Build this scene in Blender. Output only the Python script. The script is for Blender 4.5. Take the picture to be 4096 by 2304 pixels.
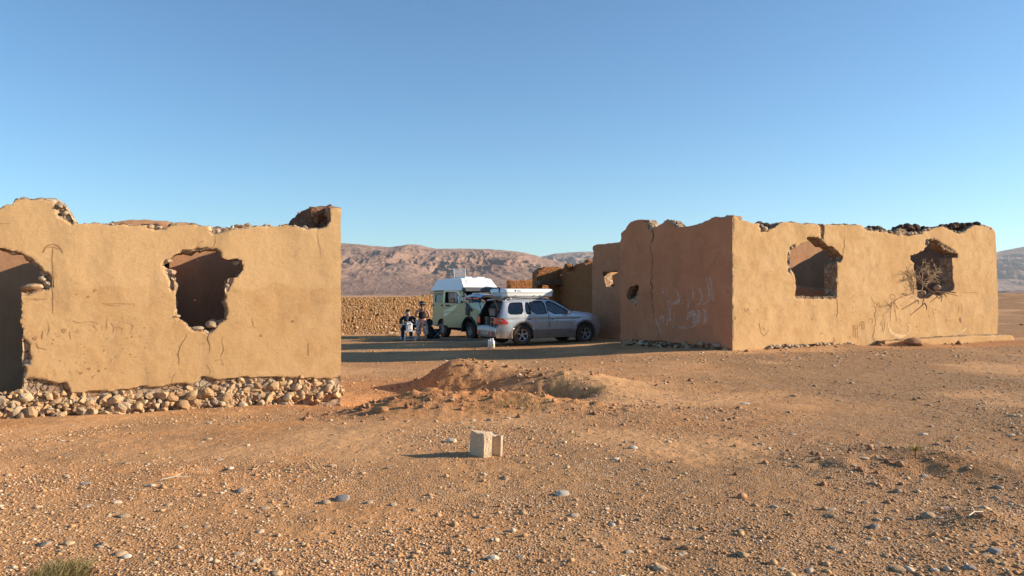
import bpy, bmesh, math, random
import numpy as np
from mathutils import Vector, Matrix
R = math.radians
for o in list(bpy.data.objects): bpy.data.objects.remove(o)
S = bpy.context.scene
COL = S.collection
# ---------------------------------------------------------------- camera
F = 1949.6; CX = 1288.0; HY = 737.7; EYE = 1.6      # focal length, centre and horizon in units of the measured picture
cam = bpy.data.cameras.new('camera'); camo = bpy.data.objects.new('camera', cam); COL.objects.link(camo)
camo.location = (0, 0, EYE); camo.rotation_euler = (R(90), 0, 0)
cam.sensor_width = 36; cam.lens = 36*3100/4096; cam.shift_y = 0.0051
cam.clip_start = 0.1; cam.clip_end = 30000
S.camera = camo
# ---------------------------------------------------------------- world, sun, exposure
SUN_EL, SUN_AZ = 19.0, 1.0          # sun stands to the right; azimuth = degrees behind the picture plane (+ = towards the far side)
w = bpy.data.worlds.new('World'); S.world = w; w.use_nodes = True
wn = w.node_tree
sky = wn.nodes.new('ShaderNodeTexSky'); sky.sky_type = 'NISHITA'; sky.sun_disc = False
sky.sun_elevation = R(SUN_EL); sky.sun_rotation = R(90 - SUN_AZ)
sky.altitude = 900; sky.air_density = 1.0; sky.dust_density = 0.3; sky.ozone_density = 2.0
sm = wn.nodes.new('ShaderNodeMix'); sm.data_type = 'RGBA'; sm.blend_type = 'MULTIPLY'; sm.inputs['Factor'].default_value = 1; sm.inputs[7].default_value = (.75, 1.03, 1.17, 1)
wn.links.new(sky.outputs[0], sm.inputs[6]); wn.links.new(sm.outputs[2], wn.nodes['Background'].inputs[0]); wn.nodes['Background'].inputs[1].default_value = 0.078
sl = bpy.data.lights.new('sun', 'SUN'); sl.energy = 5.0; sl.angle = R(0.5); sl.color = (1, 0.84, 0.64)
so = bpy.data.objects.new('sun', sl); COL.objects.link(so); so.location = (20, 0, 12)
sd = Vector((math.cos(R(SUN_AZ))*math.cos(R(SUN_EL)), math.sin(R(SUN_AZ))*math.cos(R(SUN_EL)), math.sin(R(SUN_EL))))
so.rotation_euler = sd.to_track_quat('Z', 'Y').to_euler()
S.view_settings.view_transform = 'Standard'; S.view_settings.look = 'None'
S.view_settings.gamma = 1; S.view_settings.exposure = 1.0
S.render.engine = 'CYCLES'
try:
    S.cycles.volume_bounces = 0; S.cycles.max_bounces = 6; S.cycles.transparent_max_bounces = 12
except Exception: pass
# ---------------------------------------------------------------- noise and small maths
def _h(ix, iy, iz, seed):
    n = (ix*374761393 + iy*668265263 + iz*2147483647 + seed*1274126177) & 0xffffffff
    n = ((n ^ (n >> 13))*1103515245) & 0xffffffff
    n = ((n ^ (n >> 16))*2246822519) & 0xffffffff
    return ((n ^ (n >> 15)) & 0xffffff)/float(0xffffff)
def vn(x, y, z=0.0, seed=0):
    x, y, z = np.broadcast_arrays(np.asarray(x, float), np.asarray(y, float), np.asarray(z, float))
    ix = np.floor(x).astype(np.int64); iy = np.floor(y).astype(np.int64); iz = np.floor(z).astype(np.int64)
    fx = x-ix; fy = y-iy; fz = z-iz
    sx = fx*fx*(3-2*fx); sy = fy*fy*(3-2*fy); sz = fz*fz*(3-2*fz)
    r = 0
    for a in (0, 1):
        for b in (0, 1):
            for c in (0, 1):
                r = r + _h(ix+a, iy+b, iz+c, seed)*(sx if a else 1-sx)*(sy if b else 1-sy)*(sz if c else 1-sz)
    return r*2-1
def fbm(x, y, z=0.0, o=4, seed=0, g=0.5):
    r = 0; a = 1.0; t = 0
    for i in range(o):
        r = r + a*vn(np.asarray(x)*2**i, np.asarray(y)*2**i, np.asarray(z)*2**i, seed+i*17); t += a; a *= g
    return r/t
def sdf(poly, px, py):
    """signed distance to a polygon, negative inside"""
    P = np.array(poly, float); Q = np.roll(P, -1, 0)
    d = np.full(px.shape, 1e18); ins = np.zeros(px.shape, bool)
    for (ax, ay), (bx, by) in zip(P, Q):
        ex, ey = bx-ax, by-ay; L = ex*ex+ey*ey+1e-12
        t = np.clip(((px-ax)*ex+(py-ay)*ey)/L, 0, 1)
        d = np.minimum(d, (px-ax-t*ex)**2+(py-ay-t*ey)**2)
        c = ((ay > py) != (by > py)) & (px < (bx-ax)*(py-ay)/(by-ay+1e-12)+ax)
        ins ^= c
    d = np.sqrt(d)
    return np.where(ins, -d, d)
def G(x, y, cx, cy, sx, sy, rot=0):
    c, s = math.cos(R(rot)), math.sin(R(rot)); dx = x-cx; dy = y-cy
    a = (dx*c+dy*s)/sx; b = (-dx*s+dy*c)/sy
    return np.exp(-(a*a+b*b)*0.5)
# ---------------------------------------------------------------- ground height (eye height minus the table below)
TX = [-6000, -60, -20, -10, -6, -3, 0, 3, 6, 10, 17, 30, 60, 6000]
TY = [-60, 4.4, 8, 11, 13.5, 16, 19, 22, 25, 28, 31, 36, 45, 80, 300, 1200, 9000]
TH = [
 [1.6]*14,
 [1.6]*14,
 [1.8, 1.8, 1.8, 1.72, 1.68, 1.63, 1.60, 1.58, 1.55, 1.5, 1.5, 1.5, 1.5, 1.5],
 [1.9, 1.9, 1.9, 1.88, 1.86, 1.76, 1.68, 1.62, 1.58, 1.52, 1.5, 1.5, 1.5, 1.5],
 [2.0, 2.0, 2.0, 1.95, 1.93, 1.86, 1.76, 1.68, 1.60, 1.54, 1.52, 1.5, 1.5, 1.5],
 [2.0, 2.0, 2.0, 1.97, 1.97, 1.90, 1.82, 1.70, 1.61, 1.56, 1.55, 1.55, 1.5, 1.5],
 [2.0, 2.0, 2.0, 1.98, 1.98, 1.94, 1.86, 1.73, 1.61, 1.57, 1.6, 1.6, 1.5, 1.5],
 [2.0, 2.0, 2.0, 1.98, 1.97, 1.94, 1.88, 1.74, 1.61, 1.60, 1.66, 1.65, 1.5, 1.5],
 [2.0, 2.0, 2.0, 1.98, 1.94, 1.92, 1.88, 1.72, 1.62, 1.63, 1.70, 1.70, 1.5, 1.4],
 [2.0, 2.0, 2.0, 2.0, 1.96, 1.90, 1.80, 1.75, 1.6, 1.62, 1.65, 1.65, 1.4, 1.2],
 [2.1, 2.1, 2.1, 2.05, 2.02, 2.0, 1.95, 1.76, 1.6, 1.6, 1.55, 1.55, 1.3, 1.0],
 [2.2, 2.2, 2.2, 2.15, 2.13, 2.13, 2.05, 1.82, 1.65, 1.55, 1.4, 1.35, 1.1, 0.8],
 [2.3, 2.3, 2.3, 2.3, 2.3, 2.26, 2.2, 2.0, 1.8, 1.6, 1.3, 1.05, 0.8, 0.5],
 [2.5, 2.5, 2.5, 2.5, 2.5, 2.5, 2.4, 2.3, 2.2, 2.0, 1.0, 0.55, 0.1, 0.1],
 [3.2, 3.2, 3.2, 3.2, 3.2, 3.2, 3.2, 3.2, 3.2, 3.0, 3.0, 2.5, 1.8, 1.8],
 [6]*14, [8]*14]
TXa, TYa, THa = np.array(TX, float), np.array(TY, float), np.array(TH, float)
def _tab(X, Y):
    i = np.clip(np.searchsorted(TXa, X)-1, 0, len(TX)-2); j = np.clip(np.searchsorted(TYa, Y)-1, 0, len(TY)-2)
    fx = np.clip((X-TXa[i])/(TXa[i+1]-TXa[i]), 0, 1); fy = np.clip((Y-TYa[j])/(TYa[j+1]-TYa[j]), 0, 1)
    return (THa[j, i]*(1-fx)+THa[j, i+1]*fx)*(1-fy)+(THa[j+1, i]*(1-fx)+THa[j+1, i+1]*fx)*fy
def gz(X, Y):
    X = np.asarray(X, float); Y = np.asarray(Y, float)
    r = 0
    for a in (-1, 0, 1):
        for b in (-1, 0, 1): r = r + _tab(X+a*1.2, Y+b*1.2)
    z = EYE - r/9
    # mound behind, pit, mound in front (spoil of a hole dug beside the left ruin)
    def AG(cx, cy, sl_, sr_, sy_): return G(X, Y, cx, cy, np.where(X < cx, sl_, sr_), sy_)
    mA = AG(-1.1, 15.4, .46, 1.3, .75); mA2 = AG(1.0, 14.35, .7, .8, .5)
    pit = G(X, Y, -1.8, 13.95, .95, .52, 24); pit2 = AG(.5, 13.3, 1.0, .38, .40)
    mB = AG(-1.3, 11.25, .62, 1.2, .45); mB2 = G(X, Y, .55, 10.85, .9, .34, -14)
    mC = G(X, Y, -2.75, 13.0, .5, .6)
    z = z + .54*mA + .26*mA2 - .55*pit - .50*pit2 + .27*mB + .13*mB2 + .03*mC + .10*AG(1.55, 13.1, .22, .5, .3)
    rough = np.clip(.35*AG(-1.0, 15.0, .8, .6, .5)+.35*mA2+pit+1.1*pit2+.85*AG(-1.5, 11.2, .8, .7, .4)+.5*mB2, 0, 1)
    # small scarp at the right in the foreground
    e = G(X, Y, 3.95, 7.0, .75, .42, -38); z = z + .12*e*(1/(1+np.exp(-((X-3.7)*1.0+(Y-7.1)*.35)*9)))
    z = z + .09*G(X, Y, 3.25, 5.35, .22, .2) + .06*G(X, Y, 3.0, 7.2, .5, .3) + .10*G(X, Y, 7.6, 8.2, 1.2, 1.2)
    z = z - .07*G(X, Y, -2.75, 7.15, .16, .10) - .05*G(X, Y, -2.95, 6.95, .09, .06)+.035*G(X, Y, -3.0, 7.1, .3, .22)
    z = z + .20*G(X, Y, 12.3, 23.9, .45, .28) + .25*G(X, Y, 19.5, 25.5, 2.2, .8)+.2*G(X, Y, 15.5, 21.5, 3, .5, 8)
    z = z + .12*G(X, Y, 9.6, 22.6, .9, .35, 20)
    near = np.clip((60-Y)/40, 0, 1)
    z = z + near*(.030*fbm(X*.55, Y*.55, 0, 3, 5) + .012*fbm(X*2.3, Y*2.3, 0, 3, 9))
    nn = np.clip((22-Y)/10, 0, 1)
    z = z + nn*.006*fbm(X*9, Y*9, 0, 2, 21)
    z = z + nn*rough*(.17*np.abs(fbm(X*4.2, Y*4.2, 0, 4, 33))**.9 - .03)
    lit = G(X, Y, 3.2, 7.0, .8, .7); z = z + lit*.03*fbm(X*5, Y*5, 0, 3, 41)
    far = np.clip((Y-60)/200, 0, 1); z = z + far*.35*fbm(X/40, Y/40, 0, 3, 77)
    # low berm that closes the plain at the right
    z = z + np.clip((X-15)/12, 0, 1)*(.12*fbm(X/5, Y/2.2, 0, 3, 8)*np.clip((Y-26)/8, 0, 1)*np.clip((150-Y)/60, 0, 1)+.28*G(0*X, Y, 0, 78, 1, 2.2)+.15*vn(X/3, Y/1.5, 0, 3)*np.clip((Y-34)/20, 0, 1)*np.clip((120-Y)/40, 0, 1))
    return z
def g1(x, y): return float(gz(np.array([x]), np.array([y]))[0])
_ys = np.concatenate([np.arange(3, 20, .02), np.arange(20, 90, .1)])
def on_ground(px, py):
    """point of the ground seen at a spot of the picture"""
    t = (px-CX)/F; z = gz(t*_ys, _ys); y = HY-(z-EYE)/_ys*F
    k = int(np.argmax(y <= py)); Y = _ys[k]
    return Vector((t*Y, Y, float(z[k])))
def at(px, py, Y): return Vector(((px-CX)/F*Y, Y, EYE-(py-HY)/F*Y))
# ---------------------------------------------------------------- mesh builder
class MB:
    def __init__(s): s.v = []; s.f = []; s.m = []; s.t = []; s.n = 0
    def add(s, v, f, m=0, t=None):
        v = np.asarray(v, float).reshape(-1, 3); s.v.append(v)
        s.t.append(np.full(len(v), random.random() if t is None else t))
        for q in f: s.f.append([i+s.n for i in q]); s.m.append(m)
        s.n += len(v); return s
    def box(s, c, d, rz=0, m=0, M=None, bev=0):
        x, y, z = [k/2 for k in d]
        if bev <= 0:
            V = [(-x, -y, -z), (x, -y, -z), (x, y, -z), (-x, y, -z), (-x, -y, z), (x, -y, z), (x, y, z), (-x, y, z)]
            Fc = [(0, 3, 2, 1), (4, 5, 6, 7), (0, 1, 5, 4), (1, 2, 6, 5), (2, 3, 7, 6), (3, 0, 4, 7)]
        else:
            b = min(bev, x*.9, y*.9, z*.9); V = []
            for sx in (-1, 1):
                for sy in (-1, 1):
                    for sz in (-1, 1):
                        V += [(sx*x, sy*(y-b), sz*(z-b)), (sx*(x-b), sy*y, sz*(z-b)), (sx*(x-b), sy*(y-b), sz*z)]
            bm = bmesh.new()
            for p in V: bm.verts.new(p)
            bmesh.ops.convex_hull(bm, input=bm.verts); bm.verts.index_update()
            V = [tuple(p.co) for p in bm.verts]; Fc = [[p.index for p in q.verts] for q in bm.faces]; bm.free()
        V = np.array(V)
        if M is not None: V = np.array([list(M @ Vector(p)) for p in V])
        else:
            a = rz; V = np.stack([V[:, 0]*math.cos(a)-V[:, 1]*math.sin(a)+c[0], V[:, 0]*math.sin(a)+V[:, 1]*math.cos(a)+c[1], V[:, 2]+c[2]], 1)
        return s.add(V, Fc, m)
    def tube(s, pts, r, n=6, m=0, cap=True):
        pts = [Vector(p) for p in pts]; k = len(pts); rs = r if hasattr(r, '__len__') else [r]*k
        V = []; Fc = []; up = None
        for i, p in enumerate(pts):
            d = (pts[min(i+1, k-1)]-pts[max(i-1, 0)])
            if d.length < 1e-9: d = Vector((0, 0, 1))
            d.normalize()
            if up is None: up = Vector((0, 0, 1)) if abs(d.z) < .9 else Vector((1, 0, 0))
            a = d.cross(up).normalized(); b = a.cross(d).normalized(); up = b
            for j in range(n):
                q = 2*math.pi*j/n; V.append(p+(a*math.cos(q)+b*math.sin(q))*rs[i])
        for i in range(k-1):
            for j in range(n):
                Fc.append((i*n+j, i*n+(j+1) % n, (i+1)*n+(j+1) % n, (i+1)*n+j))
        if cap: Fc.append(tuple(range(n))[::-1]); Fc.append(tuple(range((k-1)*n, k*n)))
        return s.add([list(p) for p in V], Fc, m)
    def lathe(s, prof, c=(0, 0, 0), axis='z', n=20, m=0, sc=(1, 1)):
        V = []; k = len(prof)
        for i, (r, h) in enumerate(prof):
            for j in range(n):
                a = 2*math.pi*j/n; x, y = r*math.cos(a)*sc[0], r*math.sin(a)*sc[1]
                V.append({'z': (x, y, h), 'y': (x, h, y), 'x': (h, x, y)}[axis])
        Fc = [(i*n+j, i*n+(j+1) % n, (i+1)*n+(j+1) % n, (i+1)*n+j) for i in range(k-1) for j in range(n)]
        Fc += [tuple(range(n)), tuple(range((k-1)*n, k*n))]
        return s.add(np.array(V)+np.array(c), Fc, m)
    def prism(s, poly, h0, h1, to=lambda a, b, h: (a, b, h), m=0):
        n = len(poly); V = [to(a, b, h0) for a, b in poly]+[to(a, b, h1) for a, b in poly]
        Fc = [tuple(range(n)), tuple(range(n, 2*n))]+[(i, (i+1) % n, n+(i+1) % n, n+i) for i in range(n)]
        return s.add(V, Fc, m)
    def build(s, name, mats, parent=None, off=None, smooth=False, fix=True):
        me = bpy.data.meshes.new(name)
        V = np.concatenate(s.v) if s.v else np.zeros((0, 3))
        if off is not None: V = V-np.array(off)
        me.from_pydata(V.tolist(), [], s.f)
        a = me.attributes.new('tint', 'FLOAT', 'POINT'); a.data.foreach_set('value', np.concatenate(s.t).astype(np.float32))
        if not isinstance(mats, (list, tuple)): mats = [mats]
        for q in mats: me.materials.append(q)
        me.polygons.foreach_set('material_index', s.m)
        if fix and len(s.f) < 60000:
            bm = bmesh.new(); bm.from_mesh(me); bmesh.ops.recalc_face_normals(bm, faces=bm.faces); bm.to_mesh(me); bm.free()
        if smooth:
            me.shade_smooth()
            if smooth != 'all':
                try: me.set_sharp_from_angle(angle=R(smooth if smooth is not True else 35))
                except Exception: pass
        me.update()
        o = bpy.data.objects.new(name, me); COL.objects.link(o)
        if parent is not None: o.parent = parent
        return o
def empty(name, loc=(0, 0, 0), rz=0):
    o = bpy.data.objects.new(name, None); COL.objects.link(o); o.location = loc; o.rotation_euler = (0, 0, rz); o.empty_display_size = .2
    return o
def tag(o, label=None, cat=None, group=None, kind=None):
    if label: o['label'] = label
    if cat: o['category'] = cat
    if group: o['group'] = group
    if kind: o['kind'] = kind
    return o
# ---------------------------------------------------------------- materials
class NT:
    def __init__(s, name):
        s.mat = bpy.data.materials.new(name); s.mat.use_nodes = True; s.t = s.mat.node_tree
        s.b = s.t.nodes['Principled BSDF']; s.out = s.t.nodes['Material Output']
        s.b.inputs['Specular IOR Level'].default_value = .25
    def n(s, typ, **kw):
        q = s.t.nodes.new(typ)
        for k, v in kw.items():
            if hasattr(q, k): setattr(q, k, v)
            else: q.inputs[k.replace('_', ' ')].default_value = v
        return q
    def l(s, a, b): s.t.links.new(a, b)
    def coord(s, which='Object', scale=None):
        c = s.n('ShaderNodeTexCoord').outputs[which]
        if scale is None: return c
        m = s.n('ShaderNodeMapping'); m.inputs['Scale'].default_value = scale; s.l(c, m.inputs[0]); return m.outputs[0]
    def noise(s, co, sc, det=3, rough=.55, dist=0):
        q = s.n('ShaderNodeTexNoise'); q.inputs['Scale'].default_value = sc; q.inputs['Detail'].default_value = det
        q.inputs['Roughness'].default_value = rough; q.inputs['Distortion'].default_value = dist; s.l(co, q.inputs['Vector']); return q.outputs['Fac']
    def vor(s, co, sc, feature='F1', rnd=1, dim='3D'):
        q = s.n('ShaderNodeTexVoronoi', feature=feature); q.inputs['Scale'].default_value = sc; q.inputs['Randomness'].default_value = rnd; s.l(co, q.inputs['Vector']); return q
    def ramp(s, fac, pts):
        q = s.n('ShaderNodeValToRGB'); e = q.color_ramp.elements
        while len(e) < len(pts): e.new(.5)
        for i, (p, c) in enumerate(pts):
            e[i].position = p; e[i].color = (c, c, c, 1) if isinstance(c, (int, float)) else (*c, 1)
        s.l(fac, q.inputs[0]); return q.outputs[0]
    def mix(s, fac, a, b, mode='MIX'):
        q = s.n('ShaderNodeMix', data_type='RGBA', blend_type=mode)
        for sock, v in ((q.inputs['Factor'], fac), (q.inputs[6], a), (q.inputs[7], b)):
            if isinstance(v, bpy.types.NodeSocket): s.l(v, sock)
            elif isinstance(v, (int, float)): sock.default_value = v if sock.type == 'VALUE' else (v, v, v, 1)
            else: sock.default_value = (*v, 1)
        return q.outputs[2]
    def math(s, op, a, b=0.0, clamp=False):
        q = s.n('ShaderNodeMath', operation=op, use_clamp=clamp)
        for i, v in enumerate((a, b)):
            if isinstance(v, bpy.types.NodeSocket): s.l(v, q.inputs[i])
            else: q.inputs[i].default_value = v
        return q.outputs[0]
    def bump(s, h, strength=.5, dist=.02, prev=None):
        q = s.n('ShaderNodeBump'); q.inputs['Strength'].default_value = strength; q.inputs['Distance'].default_value = dist
        s.l(h, q.inputs['Height'])
        if prev is not None: s.l(prev, q.inputs['Normal'])
        return q.outputs[0]
    def fin(s, col=None, rough=None, nrm=None, **kw):
        if col is not None:
            if isinstance(col, bpy.types.NodeSocket): s.l(col, s.b.inputs['Base Color'])
            else: s.b.inputs['Base Color'].default_value = (*col, 1)
        if rough is not None:
            if isinstance(rough, bpy.types.NodeSocket): s.l(rough, s.b.inputs['Roughness'])
            else: s.b.inputs['Roughness'].default_value = rough
        if nrm is not None: s.l(nrm, s.b.inputs['Normal'])
        for k, v in kw.items(): s.b.inputs[k.replace('_', ' ')].default_value = v
        return s.mat
def flat(name, col, rough=.6, var=.12, sc=8, metal=0, spec=.3, bump=.15, dirt=0, coat=0):
    """plain material with a little uneven colour, roughness and optional dust towards the ground"""
    t = NT(name); co = t.coord()
    n = t.noise(co, sc, 4)
    c = t.mix(t.ramp(n, [(.3, 0), (.7, 1)]), tuple(k*(1-var) for k in col), tuple(min(1, k*(1+var)) for k in col))
    if dirt:
        sx = t.n('ShaderNodeSeparateXYZ'); t.l(co, sx.inputs[0])
        d = t.math('MULTIPLY', t.ramp(sx.outputs[2], [(0.25, 1), (.85, .12)]), t.ramp(n, [(.25, .2), (.75, 1)]))
        c = t.mix(t.math('MULTIPLY', d, dirt), c, (.30, .19, .11))
    ro = t.math('ADD', t.math('MULTIPLY', n, .25), rough-.12, True)
    t.b.inputs['Metallic'].default_value = metal; t.b.inputs['Specular IOR Level'].default_value = spec
    t.b.inputs['Coat Weight'].default_value = coat; t.b.inputs['Coat Roughness'].default_value = .12
    return t.fin(c, ro, t.bump(t.noise(co, sc*6, 2), bump, .004) if bump else None)
def plaster(name, A, B, C, upper=None, relief=1.0, edge=None):
    t = NT(name); co = t.coord()
    big = t.noise(co, .9, 5, .6, .3); mid = t.noise(co, 3.3, 6, .62, .25); fine = t.noise(co, 26, 4, .7)
    c = t.mix(t.ramp(big, [(.36, 0), (.62, 1)]), A, B)
    c = t.mix(t.ramp(mid, [(.50, 0), (.72, .75)]), c, C)
    if upper:
        sx = t.n('ShaderNodeSeparateXYZ'); t.l(co, sx.inputs[0])
        zz = t.math('ADD', sx.outputs[2], t.math('MULTIPLY', t.math('SUBTRACT', t.noise(co, 1.1, 4), .5), .5))
        c = t.mix(t.math('MULTIPLY', t.ramp(t.math('MULTIPLY', zz, .25), [(upper[0]*.25-.004, 0), (upper[0]*.25+.004, 1)]), .55), c, upper[1])
    stn = t.noise(t.coord(scale=(1, 1, .35)), 2.3, 5, .62, .3); c = t.mix(t.math('MULTIPLY', t.ramp(stn, [(.52, 0), (.68, 1)]), .6), c, tuple(k*.70 for k in A))
    fl = t.noise(co, 11, 5, .7, .4); c = t.mix(t.math('MULTIPLY', t.ramp(fl, [(.60, 0), (.68, 1)]), .30*relief), c, tuple(min(1, k*1.22+.03) for k in A))
    # pits and worn spots
    pv = t.vor(co, 9.0); pit = t.ramp(t.math('ADD', pv.outputs['Distance'], t.math('MULTIPLY', t.noise(co, 2.0, 3), .35)), [(.205, 1), (.245, 0)])
    c = t.mix(t.math('MULTIPLY', pit, .55), c, tuple(k*.42 for k in A))
    c = t.mix(.22, c, t.ramp(fine, [(.25, .25), (.75, 1.0)]), 'MULTIPLY')
    drag = t.noise(t.coord(scale=(1, 1, 1.8)), 8, 5, .65, .5)
    nr = t.bump(drag, .22*relief, .03)
    nr = t.bump(mid, .6*relief, .05, nr)
    nr = t.bump(fine, .45*relief, .010, nr)
    nr = t.bump(pit, -.6, .012, nr)
    # where the coat has fallen off the stones behind it show ('bared' is set per vertex by the wall builder)
    c2, n2 = rubble_nodes(t, co, **CORE)
    ex = t.math('ADD', t.n('ShaderNodeAttribute', attribute_name='bared').outputs['Fac'], t.math('MULTIPLY', t.math('SUBTRACT', t.noise(co, 22, 4, .7), .5), .22))
    ex = t.ramp(ex, [(.48, 0), (.52, 1)]); c = t.mix(ex, c, c2)
    mv = t.n('ShaderNodeMix', data_type='VECTOR'); t.l(ex, mv.inputs['Factor']); t.l(nr, mv.inputs[4]); t.l(n2, mv.inputs[5])
    return t.fin(c, .93, mv.outputs[1], Specular_IOR_Level=.08)
CORE = dict(sc=7.5, cols=((.30, .22, .16), (.44, .33, .22), (.36, .20, .11), (.52, .42, .31)), mortar=(.42, .27, .15), bstr=1.0, w=.06)
def rubble_nodes(t, co, sc=7, cols=None, mortar=None, bstr=1.0, w=.06):
    wv = t.n('ShaderNodeVectorMath', operation='ADD')
    nz = t.n('ShaderNodeTexNoise'); nz.inputs['Scale'].default_value = 5; t.l(co, nz.inputs['Vector'])
    sc_ = t.n('ShaderNodeVectorMath', operation='SCALE'); t.l(nz.outputs['Color'], sc_.inputs[0]); sc_.inputs['Scale'].default_value = .12
    t.l(co, wv.inputs[0]); t.l(sc_.outputs[0], wv.inputs[1])
    v = t.vor(wv.outputs[0], sc); e = t.vor(wv.outputs[0], sc, 'DISTANCE_TO_EDGE')
    k = t.n('ShaderNodeSeparateColor'); t.l(v.outputs['Color'], k.inputs[0])
    c = t.ramp(k.outputs[0], [(0, cols[0]), (.35, cols[1]), (.65, cols[2]), (1, cols[3])])
    f = t.noise(co, 24, 4, .7); c = t.mix(.45, c, t.ramp(f, [(.2, .35), (.8, 1.0)]), 'MULTIPLY')
    ed = t.ramp(e.outputs['Distance'], [(0, 0), (w, 1)])
    c = t.mix(ed, mortar, c)
    n = t.bump(ed, bstr, .05); n = t.bump(f, .7, .015, n)
    return c, n
def rubble(name, sc=7.5, cols=CORE['cols'], mortar=CORE['mortar'], bstr=1.0, w=.06):
    t = NT(name); c, n = rubble_nodes(t, t.coord(), sc, cols, mortar, bstr, w)
    return t.fin(c, .95, n, Specular_IOR_Level=.1)
def stone_mat(name, cols, obj=False):
    t = NT(name); co = t.coord()
    if obj: r = t.n('ShaderNodeObjectInfo').outputs['Random']
    else: r = t.n('ShaderNodeAttribute', attribute_name='tint').outputs['Fac']
    k = len(cols); c = t.ramp(r, [(i/(k-1), q) for i, q in enumerate(cols)])
    f = t.noise(co, 14, 5, .65, .5); c = t.mix(.5, c, t.ramp(f, [(.25, .45), (.75, 1.0)]), 'MULTIPLY')
    return t.fin(c, .88, t.bump(f, .5, .02), Specular_IOR_Level=.2)
def ground_mat():
    t = NT('gravelly_earth'); co = t.coord()
    a = t.noise(co, .22, 5, .6, .4); b = t.noise(co, 1.4, 5, .65, .5)
    c = t.mix(t.ramp(a, [(.40, 0), (.60, 1)]), (.60, .28, .108), (.54, .305, .140))
    c = t.mix(t.ramp(b, [(.42, 0), (.66, .85)]), c, (.45, .23, .10))
    soil = t.n('ShaderNodeAttribute', attribute_name='red_soil').outputs['Fac']; dk = t.n('ShaderNodeAttribute', attribute_name='brown_soil_shade').outputs['Fac']; sm_ = t.n('ShaderNodeAttribute', attribute_name='bare').outputs['Fac']
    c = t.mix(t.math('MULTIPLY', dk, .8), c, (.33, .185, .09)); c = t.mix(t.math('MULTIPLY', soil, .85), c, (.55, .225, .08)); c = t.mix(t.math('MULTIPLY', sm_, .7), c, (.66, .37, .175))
    v = t.vor(co, 52); k = t.n('ShaderNodeSeparateColor'); t.l(v.outputs['Color'], k.inputs[0])
    v2 = t.vor(co, 24); k2 = t.n('ShaderNodeSeparateColor'); t.l(v2.outputs['Color'], k2.inputs[0])
    dust = t.math('MULTIPLY', t.ramp(t.noise(co, .8, 4, .6), [(.38, .08), (.58, 1)]), t.math('SUBTRACT', 1.0, t.math('MULTIPLY', sm_, .8)))
    dust = t.math('MULTIPLY', dust, t.math('SUBTRACT', 1.0, t.math('MULTIPLY', soil, .6)))
    g = t.ramp(k.outputs[0], [(0, (.20, .10, .05)), (.3, (.38, .20, .095)), (.7, (.56, .33, .165)), (.93, (.66, .48, .31)), (1, (.72, .62, .50))])
    c = t.mix(t.math('MULTIPLY', dust, .5), c, g)
    peb = t.math('MULTIPLY', t.ramp(k2.outputs[1], [(.86, 0), (.88, 1)]), t.ramp(v2.outputs['Distance'], [(.30, 1), (.36, 0)]))
    c = t.mix(t.math('MULTIPLY', peb, .8), c, t.mix(k2.outputs[2], (.30, .22, .17), (.66, .52, .38)))
    f = t.noise(co, 90, 3, .7); c = t.mix(.3, c, t.ramp(f, [(.25, .4), (.75, 1.0)]), 'MULTIPLY')
    h = t.math('MULTIPLY', t.ramp(v.outputs['Distance'], [(0, 1), (.55, 0)]), dust)
    n = t.bump(t.noise(co, 7, 5, .65), .7, .05); n = t.bump(h, .9, .016, n); n = t.bump(peb, .7, .02, n); n = t.bump(f, .5, .006, n)
    return t.fin(c, .95, n, Specular_IOR_Level=.08)
def rock_slope(name, A, B, C, sc=1.0):
    t = NT(name); co = t.coord()
    a = t.noise(co, .0022*sc, 8, .62, .8); b = t.noise(t.coord(scale=(1, 1, 5)), .006*sc, 7, .65, 1.0)
    c = t.mix(t.ramp(a, [(.38, 0), (.62, 1)]), A, B); c = t.mix(t.ramp(b, [(.5, 0), (.62, .9)]), c, C)
    n = t.bump(t.noise(co, .012*sc, 8, .68), 1.0, 26); n = t.bump(b, .8, 18, n)
    return t.fin(c, .97, n, Specular_IOR_Level=.03)
def glass_mat(name, tint=(.05, .06, .07), tr=.35, rough=.03):
    t = NT(name); gl = t.n('ShaderNodeBsdfGlossy'); gl.inputs['Roughness'].default_value = rough
    tp = t.n('ShaderNodeBsdfTransparent'); tp.inputs[0].default_value = (tr, tr*1.02, tr*1.05, 1)
    fr = t.n('ShaderNodeFresnel'); fr.inputs[0].default_value = 1.5
    ad = t.math('ADD', fr.outputs[0], .06, True)
    mx = t.n('ShaderNodeMixShader'); t.l(ad, mx.inputs[0]); t.l(tp.outputs[0], mx.inputs[1]); t.l(gl.outputs[0], mx.inputs[2])
    t.l(mx.outputs[0], t.out.inputs[0]); return t.mat
RED = ((.22, .10, .06), (.30, .15, .09), (.24, .11, .065), (.36, .22, .15))
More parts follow.
